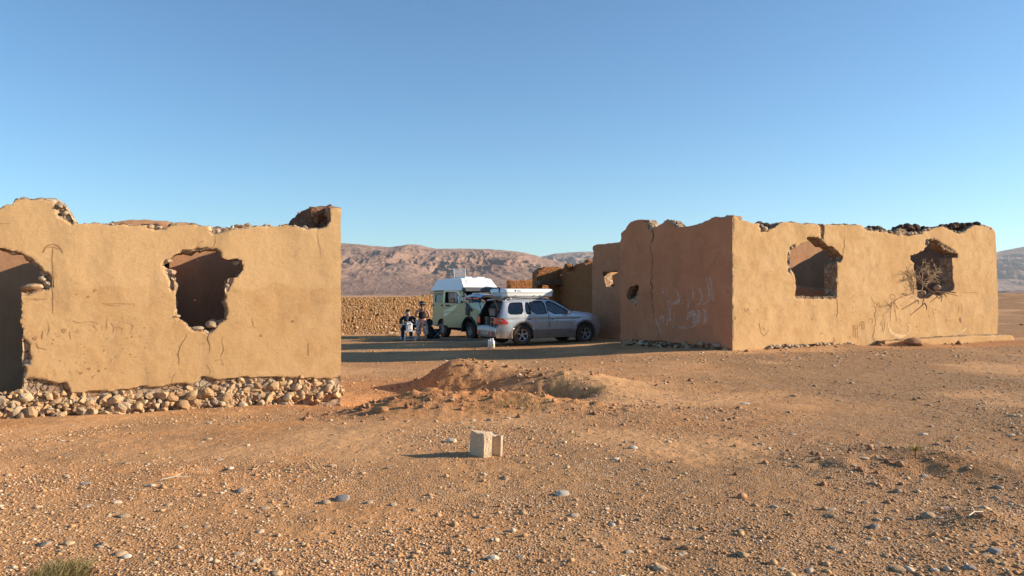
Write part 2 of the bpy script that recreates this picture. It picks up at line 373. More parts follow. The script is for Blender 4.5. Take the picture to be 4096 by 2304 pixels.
M = dict(
 ground=ground_mat(),
 plasterL=plaster('ochre_plaster', (.60, .385, .19), (.545, .335, .155), (.48, .28, .125), upper=(2.02, (.65, .43, .22)), relief=.45),
 plasterR=plaster('ochre_plaster_worn', (.62, .405, .205), (.55, .34, .16), (.47, .275, .125), relief=.65),
 plasterS=plaster('shade_tinted_plaster', (.52, .255, .14), (.455, .215, .115), (.40, .185, .095), relief=1.0),  # darker, redder copy of the ochre plaster; shade put into the colour
 plasterB=plaster('half_shade_plaster', (.50, .28, .155), (.44, .235, .13), (.38, .19, .105), relief=.5),  # ochre plaster darkened part way, interior shade put into its colour
 plasterI=plaster('interior_shade_plaster', (.30, .18, .12), (.25, .145, .10), (.20, .115, .08), relief=.6),  # same plaster darkened so the insides of the ruins look shaded
 adobe=rubble('red_adobe', 11, cols=((.40, .17, .07), (.50, .22, .09), (.44, .19, .075), (.55, .27, .12)), mortar=(.34, .14, .055), bstr=.9, w=.2),
 footing=stone_mat('footing_stone', [(.46, .30, .16), (.54, .37, .21), (.38, .23, .12), (.58, .43, .27), (.30, .23, .17), (.50, .32, .16)]),
 core=rubble('rubble_core', 7.5),
 redr=rubble('red_rubble', 9, cols=RED, mortar=(.22, .11, .06)),
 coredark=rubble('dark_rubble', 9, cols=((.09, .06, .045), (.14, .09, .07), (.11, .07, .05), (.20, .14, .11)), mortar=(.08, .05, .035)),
 stones=stone_mat('field_stone', [(.27, .21, .16), (.44, .32, .20), (.50, .39, .26), (.38, .23, .13), (.56, .46, .34), (.24, .21, .19), (.46, .31, .18)]),
 stones_o=stone_mat('loose_stone', [(.38, .27, .18), (.50, .32, .17), (.66, .52, .36), (.36, .27, .20), (.54, .35, .18), (.74, .62, .48)], True),
 gravel=stone_mat('gravel_stone', [(.30, .165, .09), (.48, .27, .13), (.56, .34, .18), (.42, .22, .10), (.62, .45, .29), (.52, .29, .13), (.70, .58, .44)]),
 mtn=rock_slope('desert_rock', (.30, .185, .135), (.37, .235, .17), (.225, .14, .105)),
 mtn2=rock_slope('far_desert_rock', (.30, .20, .15), (.36, .25, .19), (.24, .165, .13), .7),
)
# ================================================================ GROUND
def axis(lo, hi, d0, d1, step, gr):
    a = list(np.arange(d0, d1, step)); s = step; x = a[-1]
    while x < hi: s *= gr; x += s; a.append(x)
    s = step; x = a[0]; pre = []
    while x > lo: s *= gr; x -= s; pre.append(x)
    return np.array(pre[::-1]+a)
def grid_mesh(name, X, Y, Z, mat, kind='structure'):
    ny, nx = X.shape; me = bpy.data.meshes.new(name)
    me.vertices.add(nx*ny); me.vertices.foreach_set('co', np.stack([X, Y, Z], -1).reshape(-1).astype(np.float32))
    i = np.arange(nx*ny).reshape(ny, nx); q = np.stack([i[:-1, :-1], i[:-1, 1:], i[1:, 1:], i[1:, :-1]], -1).reshape(-1)
    n = len(q)//4; me.loops.add(4*n); me.loops.foreach_set('vertex_index', q.astype(np.int32))
    me.polygons.add(n); me.polygons.foreach_set('loop_start', np.arange(0, 4*n, 4, dtype=np.int32))
    try: me.polygons.foreach_set('loop_total', np.full(n, 4, dtype=np.int32))
    except Exception: pass
    me.update(calc_edges=True); me.materials.append(mat); me.shade_smooth()
    o = bpy.data.objects.new(name, me); COL.objects.link(o); tag(o, kind=kind); return o
def soil_maps(X, Y):
    n = fbm(X*.9, Y*.9, 0, 4, 120); n2 = fbm(X*.28, Y*.28, 0, 4, 130)
    red = np.clip(1.3*(.9*G(X, Y, -1.4, 13.6, 1.7, 1.3)+.8*G(X, Y, -.4, 11.2, 1.7, .8)+.9*G(X, Y, -2.9, 13.1, .9, .6)+.5*G(X, Y, 3.6, 6.9, .6, .4)+.5*G(X, Y, 12, 24, 6, 1.5)+.5*G(X, Y, 18, 26, 4, 2))-.25+.35*n, 0, 1)
    brown = np.clip((X/np.maximum(Y, 1)-.12)*3.0+.25+1.3*n2, 0, 1)*np.clip((40-Y)/12+np.clip((X-14)/6, 0, 1)*(Y < 400)*8, 0, 1)+.7*G(X, Y, .2, 13.5, 1.0, .4)+.5*G(X, Y, -1.4, 12.1, .8, .3)+.5*G(X, Y, -.6, 14.5, .9, .4)  # hollow and mound faces darkened: dug soil plus shade put into the colour
    bare = np.clip(2.6*fbm(X*.5, Y*.5, 0, 4, 140)-.15+.7*G(X, Y, -4.4, 6.2, 1.5, .8)+.6*G(X, Y, 1.0, 8.6, 1.6, .35)+.8*G(X, Y, 4.3, 6.6, .5, .5), 0, 1)
    return red, brown*(1-.5*bare), bare
xs = axis(-6500, 6500, -8.5, 8.5, .045, 1.035); ys = axis(-40, 9000, 3.4, 17.5, .042, 1.012)
XX, YY = np.meshgrid(xs, ys); gr = grid_mesh('ground', XX, YY, gz(XX, YY), M['ground'])
for nm_, ar_m in zip(('red_soil', 'brown_soil_shade', 'bare'), soil_maps(XX, YY)):
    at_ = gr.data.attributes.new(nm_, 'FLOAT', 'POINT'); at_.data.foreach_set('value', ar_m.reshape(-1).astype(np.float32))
# ---------------------------------------------------------------- mountains
def sky_pts(pts, D): return [((x-CX)/F*D, EYE+(HY-y)/F*D) for x, y in pts]
def ridge(name, prof, Dc, D0, D1, x0, x1, nx, ny, mat, seed, amp, rise=.72, cres=1.0, gullies=()):
    px = np.array([p[0] for p in prof]); pz = np.array([p[1] for p in prof])
    X, T = np.meshgrid(np.linspace(x0, x1, nx), np.linspace(0, 1, ny)); Y = D0+(D1-D0)*T
    H = np.interp(X, px, pz); tc = (Dc-D0)/(D1-D0)
    Xs = X*(1-.0*T)
    warp = 90*fbm(X/420, Y/420, 0, 3, seed+1)
    f = np.clip(T/tc, 0, 1); up = .16*f+.84*np.clip((f-.12)/.88, 0, 1)**rise
    base = -6+(H+6)*up
    back = np.clip((T-tc)/(1-tc), 0, 1); base = base*(1-back**1.2*1.1)
    rn = 0; a = 1.0; tt = 0
    for k in range(6):
        q = 1-np.abs(vn((X+warp)/(150/2**k)+.45*Y/(300/2**k), Y/(330/2**k), 0, seed+k*5)); rn = rn+a*q**2; tt += a; a *= .66
    rn = rn/tt-.5
    env = np.clip(np.sin(np.clip(f*1.12-.12, 0, 1)*math.pi), 0, 1)**1.3*(f < 1)*(.55+.9*np.clip(fbm(X/330, Y/200, 0, 3, seed+40)+.35, 0, 1))+.03
    Z = base+amp*rn*env*1.6
    for gx0, gf0, gx1, gf1, gw, gd in gullies:
        q = np.clip((f-gf0)/(gf1-gf0), 0, 1); cx_ = gx0+(gx1-gx0)*q+14*vn(f*14, gx0, 0, 3); m = ((f > min(gf0, gf1)) & (f < max(gf0, gf1)))*np.sin(np.clip((f-min(gf0, gf1))/abs(gf1-gf0), 0, 1)*math.pi)**.5
        dx = X-cx_; Z = Z-gd*m*np.exp(-(np.where(dx < 0, dx/(gw*2.2), dx/(gw*.5)))**2)
    # ledges of harder rock across the middle slope
    Z = Z+env*amp*.16*np.sin(Z/7.0+fbm(X/300, Y/300, 0, 2, seed)*6)
    Z = Z+cres*4*fbm(X/60, Y/60, 0, 4, seed+9)*np.clip(f*2, 0, 1)
    return grid_mesh(name, X, Y, Z, mat)
P1 = [(-2600, 190), (-1400, 215)]+sky_pts([(700, 606), (857, 611), (880, 613), (950, 618), (990, 620), (1030, 614), (1060, 618), (1100, 625), (1200, 626), (1260, 628), (1300, 633), (1350, 644), (1380, 652), (1430, 664), (1500, 684)], 3000)+[(700, 40), (1100, 5), (2000, -6)]
ridge('mountains', P1, 3000, 1900, 3900, -2500, 2000, 1500, 300, M['mtn'], 4, 26, gullies=[(-300, .88, -410, .40, 16, 30), (-560, .7, -530, .45, 9, 14), (-130, .75, -160, .5, 9, 15), (60, .8, 20, .55, 9, 14), (-640, .8, -600, .6, 8, 12), (-215, .6, -240, .35, 8, 12)])
P2 = [(-2500, 250)]+sky_pts([(1250, 655), (1340, 652), (1365, 645), (1400, 638), (1430, 635), (1490, 632), (1600, 640), (1900, 650), (2300, 655), (2470, 640), (2508, 633), (2530, 629), (2576, 620), (2700, 600)], 5600)+[(6500, 380)]
ridge('far_mountains', P2, 5600, 3700, 7000, -1500, 6500, 560, 150, M['mtn2'], 11, 95)

# ================================================================ WALLS
def plane(P0, U):
    def f(x, y):
        t = (x-CX)/F; u = (t*P0[1]-P0[0])/(U[0]-t*U[1]); Y = P0[1]+u*U[1]
        return (u, EYE-(y-HY)/F*Y)
    return f
def sheet(outline, holes, cell, jag=0.0, jf=6.0, seed=0, keep=None, pad=1):
    """grid cells inside an outline and outside its holes, with the rim moved onto the outline"""
    O = np.array(outline); u0, v0 = O.min(0)-cell*pad; u1, v1 = O.max(0)+cell*pad
    nu = int((u1-u0)/cell)+2; nv = int((v1-v0)/cell)+2
    U, V = np.meshgrid(u0+np.arange(nu)*cell, v0+np.arange(nv)*cell)
    jn = jag*fbm(U*jf, V*jf, 0, 3, seed)*1.6 if jag else 0
    so_ = sdf(outline, U, V); s = so_.copy()
    if jag:
        m = 1.0 if keep is None else keep(U, V); s = s+jn*m
    so2 = s.copy()
    for h in holes: s = np.maximum(s, -(sdf(h, U, V)+jn*(1.0 if keep is None else keep(U, V))))
    c = (s[:-1, :-1]+s[1:, :-1]+s[:-1, 1:]+s[1:, 1:])/4 < 0
    inc = np.zeros((nv+1, nu+1), int); inc[1:-1, 1:-1] = c
    cnt = inc[:-1, :-1]+inc[1:, :-1]+inc[:-1, 1:]+inc[1:, 1:]
    used = cnt > 0; rim = used & (cnt < 4)
    gv, gu = np.gradient(s, cell); L = np.sqrt(gu**2+gv**2)+1e-9; gu /= L; gv /= L
    mv = np.clip(-s, -.75*cell, .75*cell)*rim
    Un = U+gu*mv; Vn = V+gv*mv
    idx = -np.ones(U.shape, int); idx[used] = np.arange(used.sum())
    jj, ii = np.nonzero(c)
    quads = np.stack([idx[jj, ii], idx[jj, ii+1], idx[jj+1, ii+1], idx[jj+1, ii]], 1)
    E = {}
    for q in quads:
        for a, b in ((q[0], q[1]), (q[1], q[2]), (q[2], q[3]), (q[3], q[0])):
            k = (a, b) if a < b else (b, a)
            if k in E: E[k] = None
            else: E[k] = (a, b)
    edges = [e for e in E.values() if e is not None]
    return dict(u=Un[used], v=Vn[used], s=s[used], so=so2[used], gu=gu[used], gv=gv[used], quads=quads, edges=edges, fc=(Un[:-1, :-1][c]+cell/2, Vn[:-1, :-1][c]+cell/2, ((s[:-1, :-1]+s[1:, 1:])/2)[c]))
def fdisp(u, z, amp, seed): return amp*fbm(u*1.1, z*1.1, 0, 4, seed)
def wall(name, P0, U, outline, holes, thick, cell, mats, parent, off, exposed=(), edge_exp=.07, jag=.02, amp=.012, seed=1, rimrough=.045, layers=5, keep=None, innerdrop=None, base=None):
    """mats = plaster, core, inner plaster.  Thick broken wall standing on the line P0 + u U"""
    sh = sheet(outline, holes, cell, jag, 5.0, seed, keep)
    nx, ny = -U[1], U[0]            # into the wall, away from the viewer
    u, z, s = sh['u'], sh['v'], sh['s']; n = len(u)
    d = fdisp(u, z, amp, seed)
    ex = np.zeros(n, bool)
    for e in exposed: ex |= (sdf(e, u, z)+.03*fbm(u*7, z*7, 0, 2, seed+3)) < 0
    near = (-s) < edge_exp*np.clip(.25+1.2*fbm(u*2.2, z*2.2, 0, 3, seed+5), 0, 1.2)
    if keep is not None: near &= keep(u, z) > .5
    ex |= near
    exd = np.full(n, .2)
    for e in exposed: exd = np.minimum(exd, sdf(e, u, z)+.03*fbm(u*7, z*7, 0, 2, seed+3))
    q_ = -s-edge_exp*np.clip(.25+1.2*fbm(u*2.2, z*2.2, 0, 3, seed+5), 0, 1.2); exd = np.minimum(exd, q_ if keep is None else np.where(keep(u, z) > .5, q_, .2))
    lump = np.abs(fbm(u*6, z*6, 0, 3, seed+8)); w0 = None
    w0 = np.clip(-exd/.03, 0, 1); d = d+w0*(.03+.05*(.5-lump))
    def pos(u, z, d): return np.stack([P0[0]+u*U[0]+d*nx, P0[1]+u*U[1]+d*ny, z], 1)
    B = MB(); Fq = sh['quads']
    fe = ex[Fq].sum(1) >= 3
    back = thick+fdisp(u+40, z, amp*1.5, seed+2)
    V = np.concatenate([pos(u, z, d), pos(u, z, back)])
    rim = sorted({a for e in sh['edges'] for a in e}); rm = {a: k for k, a in enumerate(rim)}; nr = len(rim)
    ru, rz, rg, rh = u[rim], z[rim], sh['gu'][rim], sh['gv'][rim]
    kf = np.ones(nr) if keep is None else keep(ru, rz)
    rows = []
    for k in range(1, layers):
        t = k/layers; dd = d[rim]*(1-t)+back[rim]*t
        q = rimrough*(fbm((ru+dd*nx)*7, rz*7, dd*7+3, 3, seed+20)*1.5)*kf
        rows.append(pos(ru+rg*q, rz+rh*q, dd))
    V = np.concatenate([V]+rows)
    def node(a, k): return a if k == 0 else (a+n if k == layers else 2*n+(k-1)*nr+rm[a])
    faces = Fq.tolist()+(Fq[:, ::-1]+n).tolist(); mi = [0]*len(Fq)+[2]*len(Fq)
    for a, b in sh['edges']:
        kk = 1 if keep is None else keep(u[a:a+1], z[a:a+1])[0] > .5
        for k in range(layers): faces.append([node(b, k), node(a, k), node(a, k+1), node(b, k+1)]); mi.append(1 if kk else 0)
    o = quick_mesh(name, V, faces, mi, mats, parent, off, True)
    at_ = o.data.attributes.new('bared', 'FLOAT', 'POINT'); vv = np.zeros(len(o.data.vertices)); vv[:n] = np.clip(.5-exd*5, 0, 1); at_.data.foreach_set('value', vv.astype(np.float32)); return o
def quick_mesh(name, V, faces, mi, mats, parent, off, smooth=False):
    me = bpy.data.meshes.new(name); V = np.asarray(V)-np.array(off if off is not None else (0, 0, 0))
    Fa = np.array(faces); me.vertices.add(len(V)); me.vertices.foreach_set('co', V.reshape(-1).astype(np.float32))
    n = len(Fa); me.loops.add(Fa.size); me.loops.foreach_set('vertex_index', Fa.reshape(-1).astype(np.int32))
    me.polygons.add(n); me.polygons.foreach_set('loop_start', np.arange(0, Fa.size, Fa.shape[1], dtype=np.int32))
    for m in mats: me.materials.append(m)
    me.polygons.foreach_set('material_index', np.array(mi, dtype=np.int32)); me.update(calc_edges=True); me.validate()
    if smooth:
        me.shade_smooth()
        try: me.set_sharp_from_angle(angle=R(40))
        except Exception: pass
    o = bpy.data.objects.new(name, me); COL.objects.link(o)
    if parent is not None: o.parent = parent
    return o
# ---------------------------------------------------------------- stones
def _ico(sub):
    bm = bmesh.new(); bmesh.ops.create_icosphere(bm, subdivisions=sub, radius=1)
    v = np.array([p.co[:] for p in bm.verts]); f = [[q.index for q in k.verts] for k in bm.faces]; bm.free(); return v, f
ICO = {k: _ico(k) for k in (1, 2, 3)}
rng = np.random.default_rng(7); random.seed(7)
def rockshape(seed, sub=2, cut=.62, round_=.5):
    r = np.random.default_rng(seed); v, f = ICO[sub]; v = v.copy()
    for k in range(9):
        n = r.normal(size=3); n /= np.linalg.norm(n); c = r.uniform(cut, .95)
        d = v@n-c; v = v-np.outer(np.clip(d, 0, None)*(1-round_*.4), n)
    v = v*(1+.10*fbm(v[:, 0]*1.7+seed, v[:, 1]*1.7, v[:, 2]*1.7, 3, seed)[:, None])
    return v, f
ROCKS = [rockshape(100+k) for k in range(14)]; ANG = [rockshape(700+k, 2, .42, -.6) for k in range(14)]; ROUND = [rockshape(300+k, 2, .82, .9) for k in range(10)]; LOW = [rockshape(500+k, 1) for k in range(8)]
def rotm(a, b, c):
    return np.array(Matrix.Rotation(a, 3, 'Z') @ Matrix.Rotation(b, 3, 'X') @ Matrix.Rotation(c, 3, 'Y'))
def put_rock(B, c, size, kind=ROCKS, seed=None, m=0, tilt=.5, rz=None):
    r = random
    v, f = kind[r.randrange(len(kind))]
    A = rotm(r.uniform(0, 6.28) if rz is None else rz, r.uniform(-tilt, tilt), r.uniform(-tilt, tilt))
    B.add((v*np.array(size))@A.T+np.array(c), f, m)
def ribbon(B, path, width, pos, m=0, taper=True, wob=0):
    """flat stroke laid on a wall; pos(u, z) gives the wall surface point"""
    P = []
    for (a, b), (c, d) in zip(path[:-1], path[1:]):
        k = max(1, int(math.hypot(c-a, d-b)/.07))
        P += [(a+(c-a)*i/k, b+(d-b)*i/k) for i in range(k)]
    P.append(path[-1]); n = len(P)
    if wob: P = [(a+wob*float(vn(a*13, b*13, 1, 3)), b+wob*float(vn(a*13, b*13, 2, 5))) for a, b in P]
    V = []
    for i, (a, b) in enumerate(P):
        p, q = P[max(i-1, 0)], P[min(i+1, n-1)]; dx, dy = q[0]-p[0], q[1]-p[1]; L = math.hypot(dx, dy)+1e-9
        w_ = width*.5*(1-.55*abs(2*i/(n-1)-1)**3 if taper else 1)*(1+.5*float(vn(a*9, b*9, 7, 2)))
        V += [pos(a-dy/L*w_, b+dx/L*w_), pos(a+dy/L*w_, b-dx/L*w_)]
    B.add(V, [(2*i, 2*i+1, 2*i+3, 2*i+2) for i in range(n-1)], m)
def marks(name, strokes, conv, P0, U, amp, seed, mat, parent, off, lift=.004, wob=0, ws=1):
    nx, ny = -U[1], U[0]; B = MB()
    def pos(u, z):
        d = float(fdisp(np.array([u]), np.array([z]), amp, seed)[0])-lift
        return (P0[0]+u*U[0]+d*nx, P0[1]+u*U[1]+d*ny, z)
    for wd, pts in strokes: ribbon(B, [conv(*p) for p in pts], wd*ws, pos, wob=wob)
    return B.build(name, mat, parent, off, fix=False)
def spots(name, cs, conv, P0, U, amp, seed, mat, parent, off, lift=.004):
    """small irregular scars in the plaster"""
    nx, ny = -U[1], U[0]; B = MB()
    for (x, y, r) in cs:
        u, z = conv(x, y); V = []; k = 9
        d = float(fdisp(np.array([u]), np.array([z]), amp, seed)[0])-lift
        for j in range(k):
            a = 2*math.pi*j/k; q = r*.75*random.uniform(.5, 1.25); V.append((P0[0]+(u+q*math.cos(a))*U[0]+d*nx, P0[1]+(u+q*math.cos(a))*U[1]+d*ny, z+q*math.sin(a)))
        B.add(V, [tuple(range(k))])
    return B.build(name, mat, parent, off, fix=False)
M['scratch'] = flat('scratched_plaster', (.38, .215, .105), .95, .25, 20, spec=.05)
M['crack'] = flat('crack_gap', (.10, .055, .035), .95, .2, 20, spec=.02)
t = NT('faded_whitewash'); co = t.coord(); f_ = t.noise(co, 22, 4, .75); g_ = t.noise(co, 5, 3)
tr_ = t.n('ShaderNodeBsdfTransparent'); mx_ = t.n('ShaderNodeMixShader'); t.fin((.66, .52, .42), .95, Specular_IOR_Level=.05)
t.l(t.math('MULTIPLY', t.ramp(f_, [(.36, .15), (.60, .85)]), t.ramp(g_, [(.35, .5), (.6, .95)])), mx_.inputs[0]); t.l(tr_.outputs[0], mx_.inputs[1]); t.l(t.b.outputs[0], mx_.inputs[2]); t.l(mx_.outputs[0], t.out.inputs[0]); M['paintmark'] = t.mat
M['palemark'] = flat('pale_plaster_scar', (.64, .45, .26), .95, .12, 14, spec=.05)
def nrm2(a, b): L = math.hypot(a, b); return (a/L, b/L)
def xf(pts, f): return [f(x, y) for x, y in pts]

# ================================================================ LEFT RUIN
Lc = (-2.98, 13.5); LU = nrm2(.927, .375); LS = nrm2(-.45, .89); Lp = plane(Lc, LU)
zl = lambda x, y: (x/2.4, 478+y/2.4)        # enlargement 2 -> picture units
left = empty('ruined_house', (-2.98, 13.5, -.3)); LO = tuple(left.location)
tag(left, 'ochre plastered roofless ruin at the left with one ragged window hole and a broken doorway', 'ruin')
top = [(2058, 105), (2040, 101), (1980, 105), (1990, 150), (1996, 190), (1975, 225), (1922, 232), (1860, 226), (1810, 218), (1760, 222), (1720, 215), (1670, 219), (1600, 214), (1520, 216), (1460, 212), (1400, 225), (1345, 236), (1290, 258), (1276, 230), (1262, 215), (1180, 214), (1100, 208), (1040, 212), (1000, 226), (955, 236), (915, 232), (895, 212), (860, 210), (800, 214), (740, 206), (680, 212), (600, 205), (530, 208), (470, 208), (440, 196), (425, 165), (410, 140), (390, 100), (360, 75), (330, 60), (250, 52), (190, 53), (120, 50), (95, 56), (80, 68), (70, 85), (40, 85), (0, 110)]
out = [Lp(*zl(*p)) for p in top]
out += [(-6.0, 2.85), (-6.6, 3.05), (-7.6, 2.7), (-8.4, 2.75), (-8.4, -.9), (0.0, -.9)]
right_edge = [Lp(857.6, 700), Lp(858.2, 820), Lp(857.4, 900)]
out += right_edge[::-1]
win = [(1000, 430), (1030, 418), (1060, 392), (1090, 382), (1100, 372), (1150, 372), (1190, 358), (1210, 366), (1240, 360), (1280, 364), (1300, 360), (1325, 372), (1345, 405), (1372, 418), (1400, 412), (1430, 416), (1452, 432), (1458, 455), (1465, 478), (1448, 500), (1430, 524), (1385, 523), (1368, 535), (1366, 570), (1358, 600), (1362, 640), (1350, 680), (1358, 720), (1356, 780), (1318, 800), (1300, 826), (1275, 850), (1262, 858), (1230, 848), (1180, 840), (1140, 822), (1125, 800), (1085, 780), (1062, 764), (1062, 700), (1060, 600), (1057, 520), (1050, 490), (1030, 480), (1005, 472), (990, 452)]
door = [(-800, 330), (0, 350), (30, 352), (62, 365), (110, 378), (150, 402), (178, 420), (195, 452), (225, 480), (240, 508), (275, 520), (300, 548), (304, 578), (285, 600), (262, 604), (200, 590), (140, 580), (126, 600), (128, 640), (122, 690), (133, 740), (128, 800), (138, 850), (132, 900), (140, 950), (134, 1000), (142, 1060), (140, 1120), (134, 1180), (128, 1236), (-800, 1236)]
holesL = [[Lp(*zl(*p)) for p in win]]
dr = [Lp(*zl(*p)) for p in door if p[0] >= 0]; zb = dr[-1][1]
dr = [(-6.6, dr[0][1]-.1), (-6.0, dr[0][1]+.05)]+dr+[(-6.75, zb)]; holesL.append(dr)
def px(pts): return [Lp(*zl(*p)) for p in pts]
expL = [px([(980, 480), (1050, 480), (1062, 600), (1040, 625), (1012, 590), (1015, 540)]), px([(985, 425), (1045, 418), (1045, 440), (985, 462)]), px([(1375, 520), (1420, 524), (1385, 600), (1362, 640), (1360, 540)]),
        px([(330, 55), (375, 70), (410, 130), (445, 195), (440, 215), (400, 180), (350, 165), (335, 130)]),
        px([(-900, 1240), (128, 1236), (145, 1140), (190, 1130), (240, 1135), (330, 1165), (405, 1160), (435, 1220), (600, 1214), (800, 1192), (1000, 1176), (1190, 1160), (1215, 1118), (1262, 1132), (1300, 1142), (1400, 1136), (1500, 1130), (1700, 1126), (1900, 1134), (1990, 1140), (2030, 1120), (2075, 1085), (2080, 1500), (-900, 1500)]),
        px([(130, 575), (262, 590), (262, 606), (215, 625), (130, 640)]), px([(255, 515), (320, 545), (320, 585), (262, 604), (290, 560)]), px([(130, 880), (180, 930), (190, 1010), (180, 1050), (130, 1050)]),
        px([(1262, 212), (1300, 225), (1400, 215), (1500, 215), (1520, 230), (1400, 240), (1340, 262), (1292, 272), (1270, 255)]), px([(890, 205), (990, 205), (1000, 232), (930, 242), (895, 232)]), px([(1240, 772), (1330, 765), (1350, 780), (1300, 840), (1255, 860), (1170, 835), (1180, 824), (1255, 830)])]
kL = lambda u, z: np.where((z < .0) | (u < -6.9), 0.0, np.where((u > -.12) & (z < 3.05), .4, 1.0))
wall('front_wall', Lc, LU, out, holesL, .50, .022, [M['plasterL'], M['core'], M['plasterI']], left, LO, expL, .05, .016, .010, 11, .05, 5, kL)
# return wall at the right, back wall, cross wall, all roofless
def seg(name, P0, U, pts, thick, cell, mats, parent, off, holes=(), seed=3, **kw):
    kw.setdefault('keep', lambda u, z: np.where(z < .1, 0.0, 1.0))
    return wall(name, P0, U, pts, list(holes), thick, cell, mats, parent, off, seed=seed, **kw)
LSr = (-LS[0], -LS[1])
q0 = (Lc[0]+LS[0]*5.0, Lc[1]+LS[1]*5.0)     # far end; u grows towards the viewer so the wall's body lies to the left
pts = [(0, -.8), (4.62, -.8), (4.72, 3.14), (4.4, 3.12), (4.1, 3.06), (3.8, 3.10), (3.5, 3.09), (3.35, 3.0), (3.0, 3.02), (2.4, 2.96), (1.4, 2.95), (0, 2.9)]
def behind(P, U, t): return (P[0]-U[1]*t, P[1]+U[0]*t)
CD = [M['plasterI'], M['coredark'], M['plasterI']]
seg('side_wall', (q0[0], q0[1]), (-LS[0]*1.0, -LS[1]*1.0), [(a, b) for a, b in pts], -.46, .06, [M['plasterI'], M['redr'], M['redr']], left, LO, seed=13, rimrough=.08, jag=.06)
Bc = (Lc[0]+LS[0]*4.9, Lc[1]+LS[1]*4.9)
pts = [(0, -.8), (0, 2.95), (-1.0, 3.0), (-2.0, 3.15), (-3.2, 3.2), (-4.1, 3.0), (-6, 3.1), (-9, 3.0), (-9, -.8)]
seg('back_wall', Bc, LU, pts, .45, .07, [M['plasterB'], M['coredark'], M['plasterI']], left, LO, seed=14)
Cc = (Bc[0]-LU[0]*3.1, Bc[1]-LU[1]*3.1)
pts = [(0, -.8), (4.35, -.8), (4.35, 2.5), (3.6, 2.6), (2.4, 2.8), (1, 3.0), (0, 3.05)]
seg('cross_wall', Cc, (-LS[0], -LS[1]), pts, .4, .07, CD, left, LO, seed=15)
# footing stones under the plaster and rubble along the broken edges
B = MB(); random.seed(11)
pbf = lambda u: np.interp(u, [-5.1, -4.4, -2.2, -1.9, 0], [.02, .0, .05, .13, .12])+(.10 if u < -4.4 else 0)
def foot(u, zc, L, h, out_, kind, m=0):
    X, Y = Lc[0]+u*LU[0]+out_*LU[1], Lc[1]+u*LU[1]-out_*LU[0]
    put_rock(B, (X, Y, zc), (L, h*1.1, h), kind, tilt=.7, rz=math.atan2(LU[1], LU[0])+random.uniform(-.5, .5), m=m)
for _ in range(430):
    u = random.uniform(-7.2, -.02); X, Y = Lc[0]+u*LU[0], Lc[1]+u*LU[1]; g = g1(X+.12*LU[1], Y-.12*LU[0]); t_ = random.random()
    L = random.choice((.045, .06, .075, .09, .12)); h = L*random.uniform(.5, .85); zc = g+t_*.42-.02
    if zc+h*.7 > pbf(u) or (u > -.8 and t_ < .45): continue
    foot(u, zc, L, h, .015-.06*t_+random.uniform(-.02, .025), ANG if random.random() < .7 else ROCKS, 0)
    for _ in range(3):
        L2 = random.uniform(.03, .08); foot(u+random.uniform(-.2, .2), zc+random.uniform(-.1, .1), L2, L2*.8, .0+random.uniform(-.02, .02)-.05*t_, ANG, 1)
u = -4.3
while u < -.1:
    L = random.uniform(.09, .15); foot(u, pbf(u)-.075+random.uniform(-.015, .015), L, .06, -.045, ROCKS, 0); u += L*1.9
M['mudclod'] = stone_mat('mud_clod', [(.50, .33, .18), (.44, .27, .14), (.55, .38, .22)])
B.build('foundation', [M['footing'], M['mudclod']], left, LO, smooth=22)
B = MB()
def edge_stones(B, conv, P0, U, pts, n, size, dep=(.03, .12), kind=ROCKS):
    for _ in range(n):
        k = random.randrange(len(pts)-1); t = random.random(); a, b = conv(*pts[k]), conv(*pts[k+1])
        u_, z_ = a[0]*(1-t)+b[0]*t, a[1]*(1-t)+b[1]*t; s_ = random.uniform(*size); d = random.uniform(*dep)
        put_rock(B, (P0[0]+u_*U[0]-U[1]*d, P0[1]+u_*U[1]+U[0]*d, z_), (s_, s_*.8, s_*.62), kind)
Lz = lambda x, y: Lp(*zl(x, y))
edge_stones(B, Lz, Lc, LU, [(1300, 250), (1345, 236), (1400, 225), (1460, 216), (1520, 216)], 16, (.03, .07))
edge_stones(B, Lz, Lc, LU, [(895, 218), (930, 234), (990, 226)], 5, (.04, .08))
edge_stones(B, Lz, Lc, LU, [(470, 208), (600, 206), (740, 208), (860, 212)], 14, (.02, .045))
edge_stones(B, Lz, Lc, LU, [(1600, 215), (1720, 217), (1860, 226)], 8, (.02, .05))
edge_stones(B, Lz, Lc, LU, [(335, 70), (370, 110), (400, 150), (430, 190)], 12, (.04, .08), (.02, .3))
edge_stones(B, Lz, Lc, LU, [(1010, 490), (1045, 500), (1045, 570), (1040, 610)], 8, (.04, .07), (.03, .1))
edge_stones(B, Lz, Lc, LU, [(1370, 530), (1372, 600)], 4, (.03, .06), (.02, .08))
edge_stones(B, Lz, Lc, LU, [(1000, 430), (1030, 425)], 3, (.04, .07), (.02, .08))
edge_stones(B, Lz, Lc, LU, [(1400, 425), (1440, 440)], 3, (.05, .08), (.08, .2))
edge_stones(B, Lz, Lc, LU, [(180, 840), (175, 930), (170, 1000), (150, 1060)], 6, (.04, .08), (.04, .15))
edge_stones(B, Lz, Lc, LU, [(35, 362), (100, 380)], 3, (.06, .09), (.1, .2))
edge_stones(B, Lz, Lc, LU, [(240, 525), (290, 560), (300, 590)], 5, (.05, .08), (.05, .15))
c = Lz(1290, 812); put_rock(B, (Lc[0]+c[0]*LU[0]-.16*LU[1], Lc[1]+c[0]*LU[1]+.16*LU[0], c[1]), (.14, .2, .085), ROCKS, tilt=.15, rz=.3)
c = Lz(1195, 836); put_rock(B, (Lc[0]+c[0]*LU[0]-.1*LU[1], Lc[1]+c[0]*LU[1]+.1*LU[0], c[1]), (.12, .12, .04), ROCKS, tilt=.1, rz=.38)
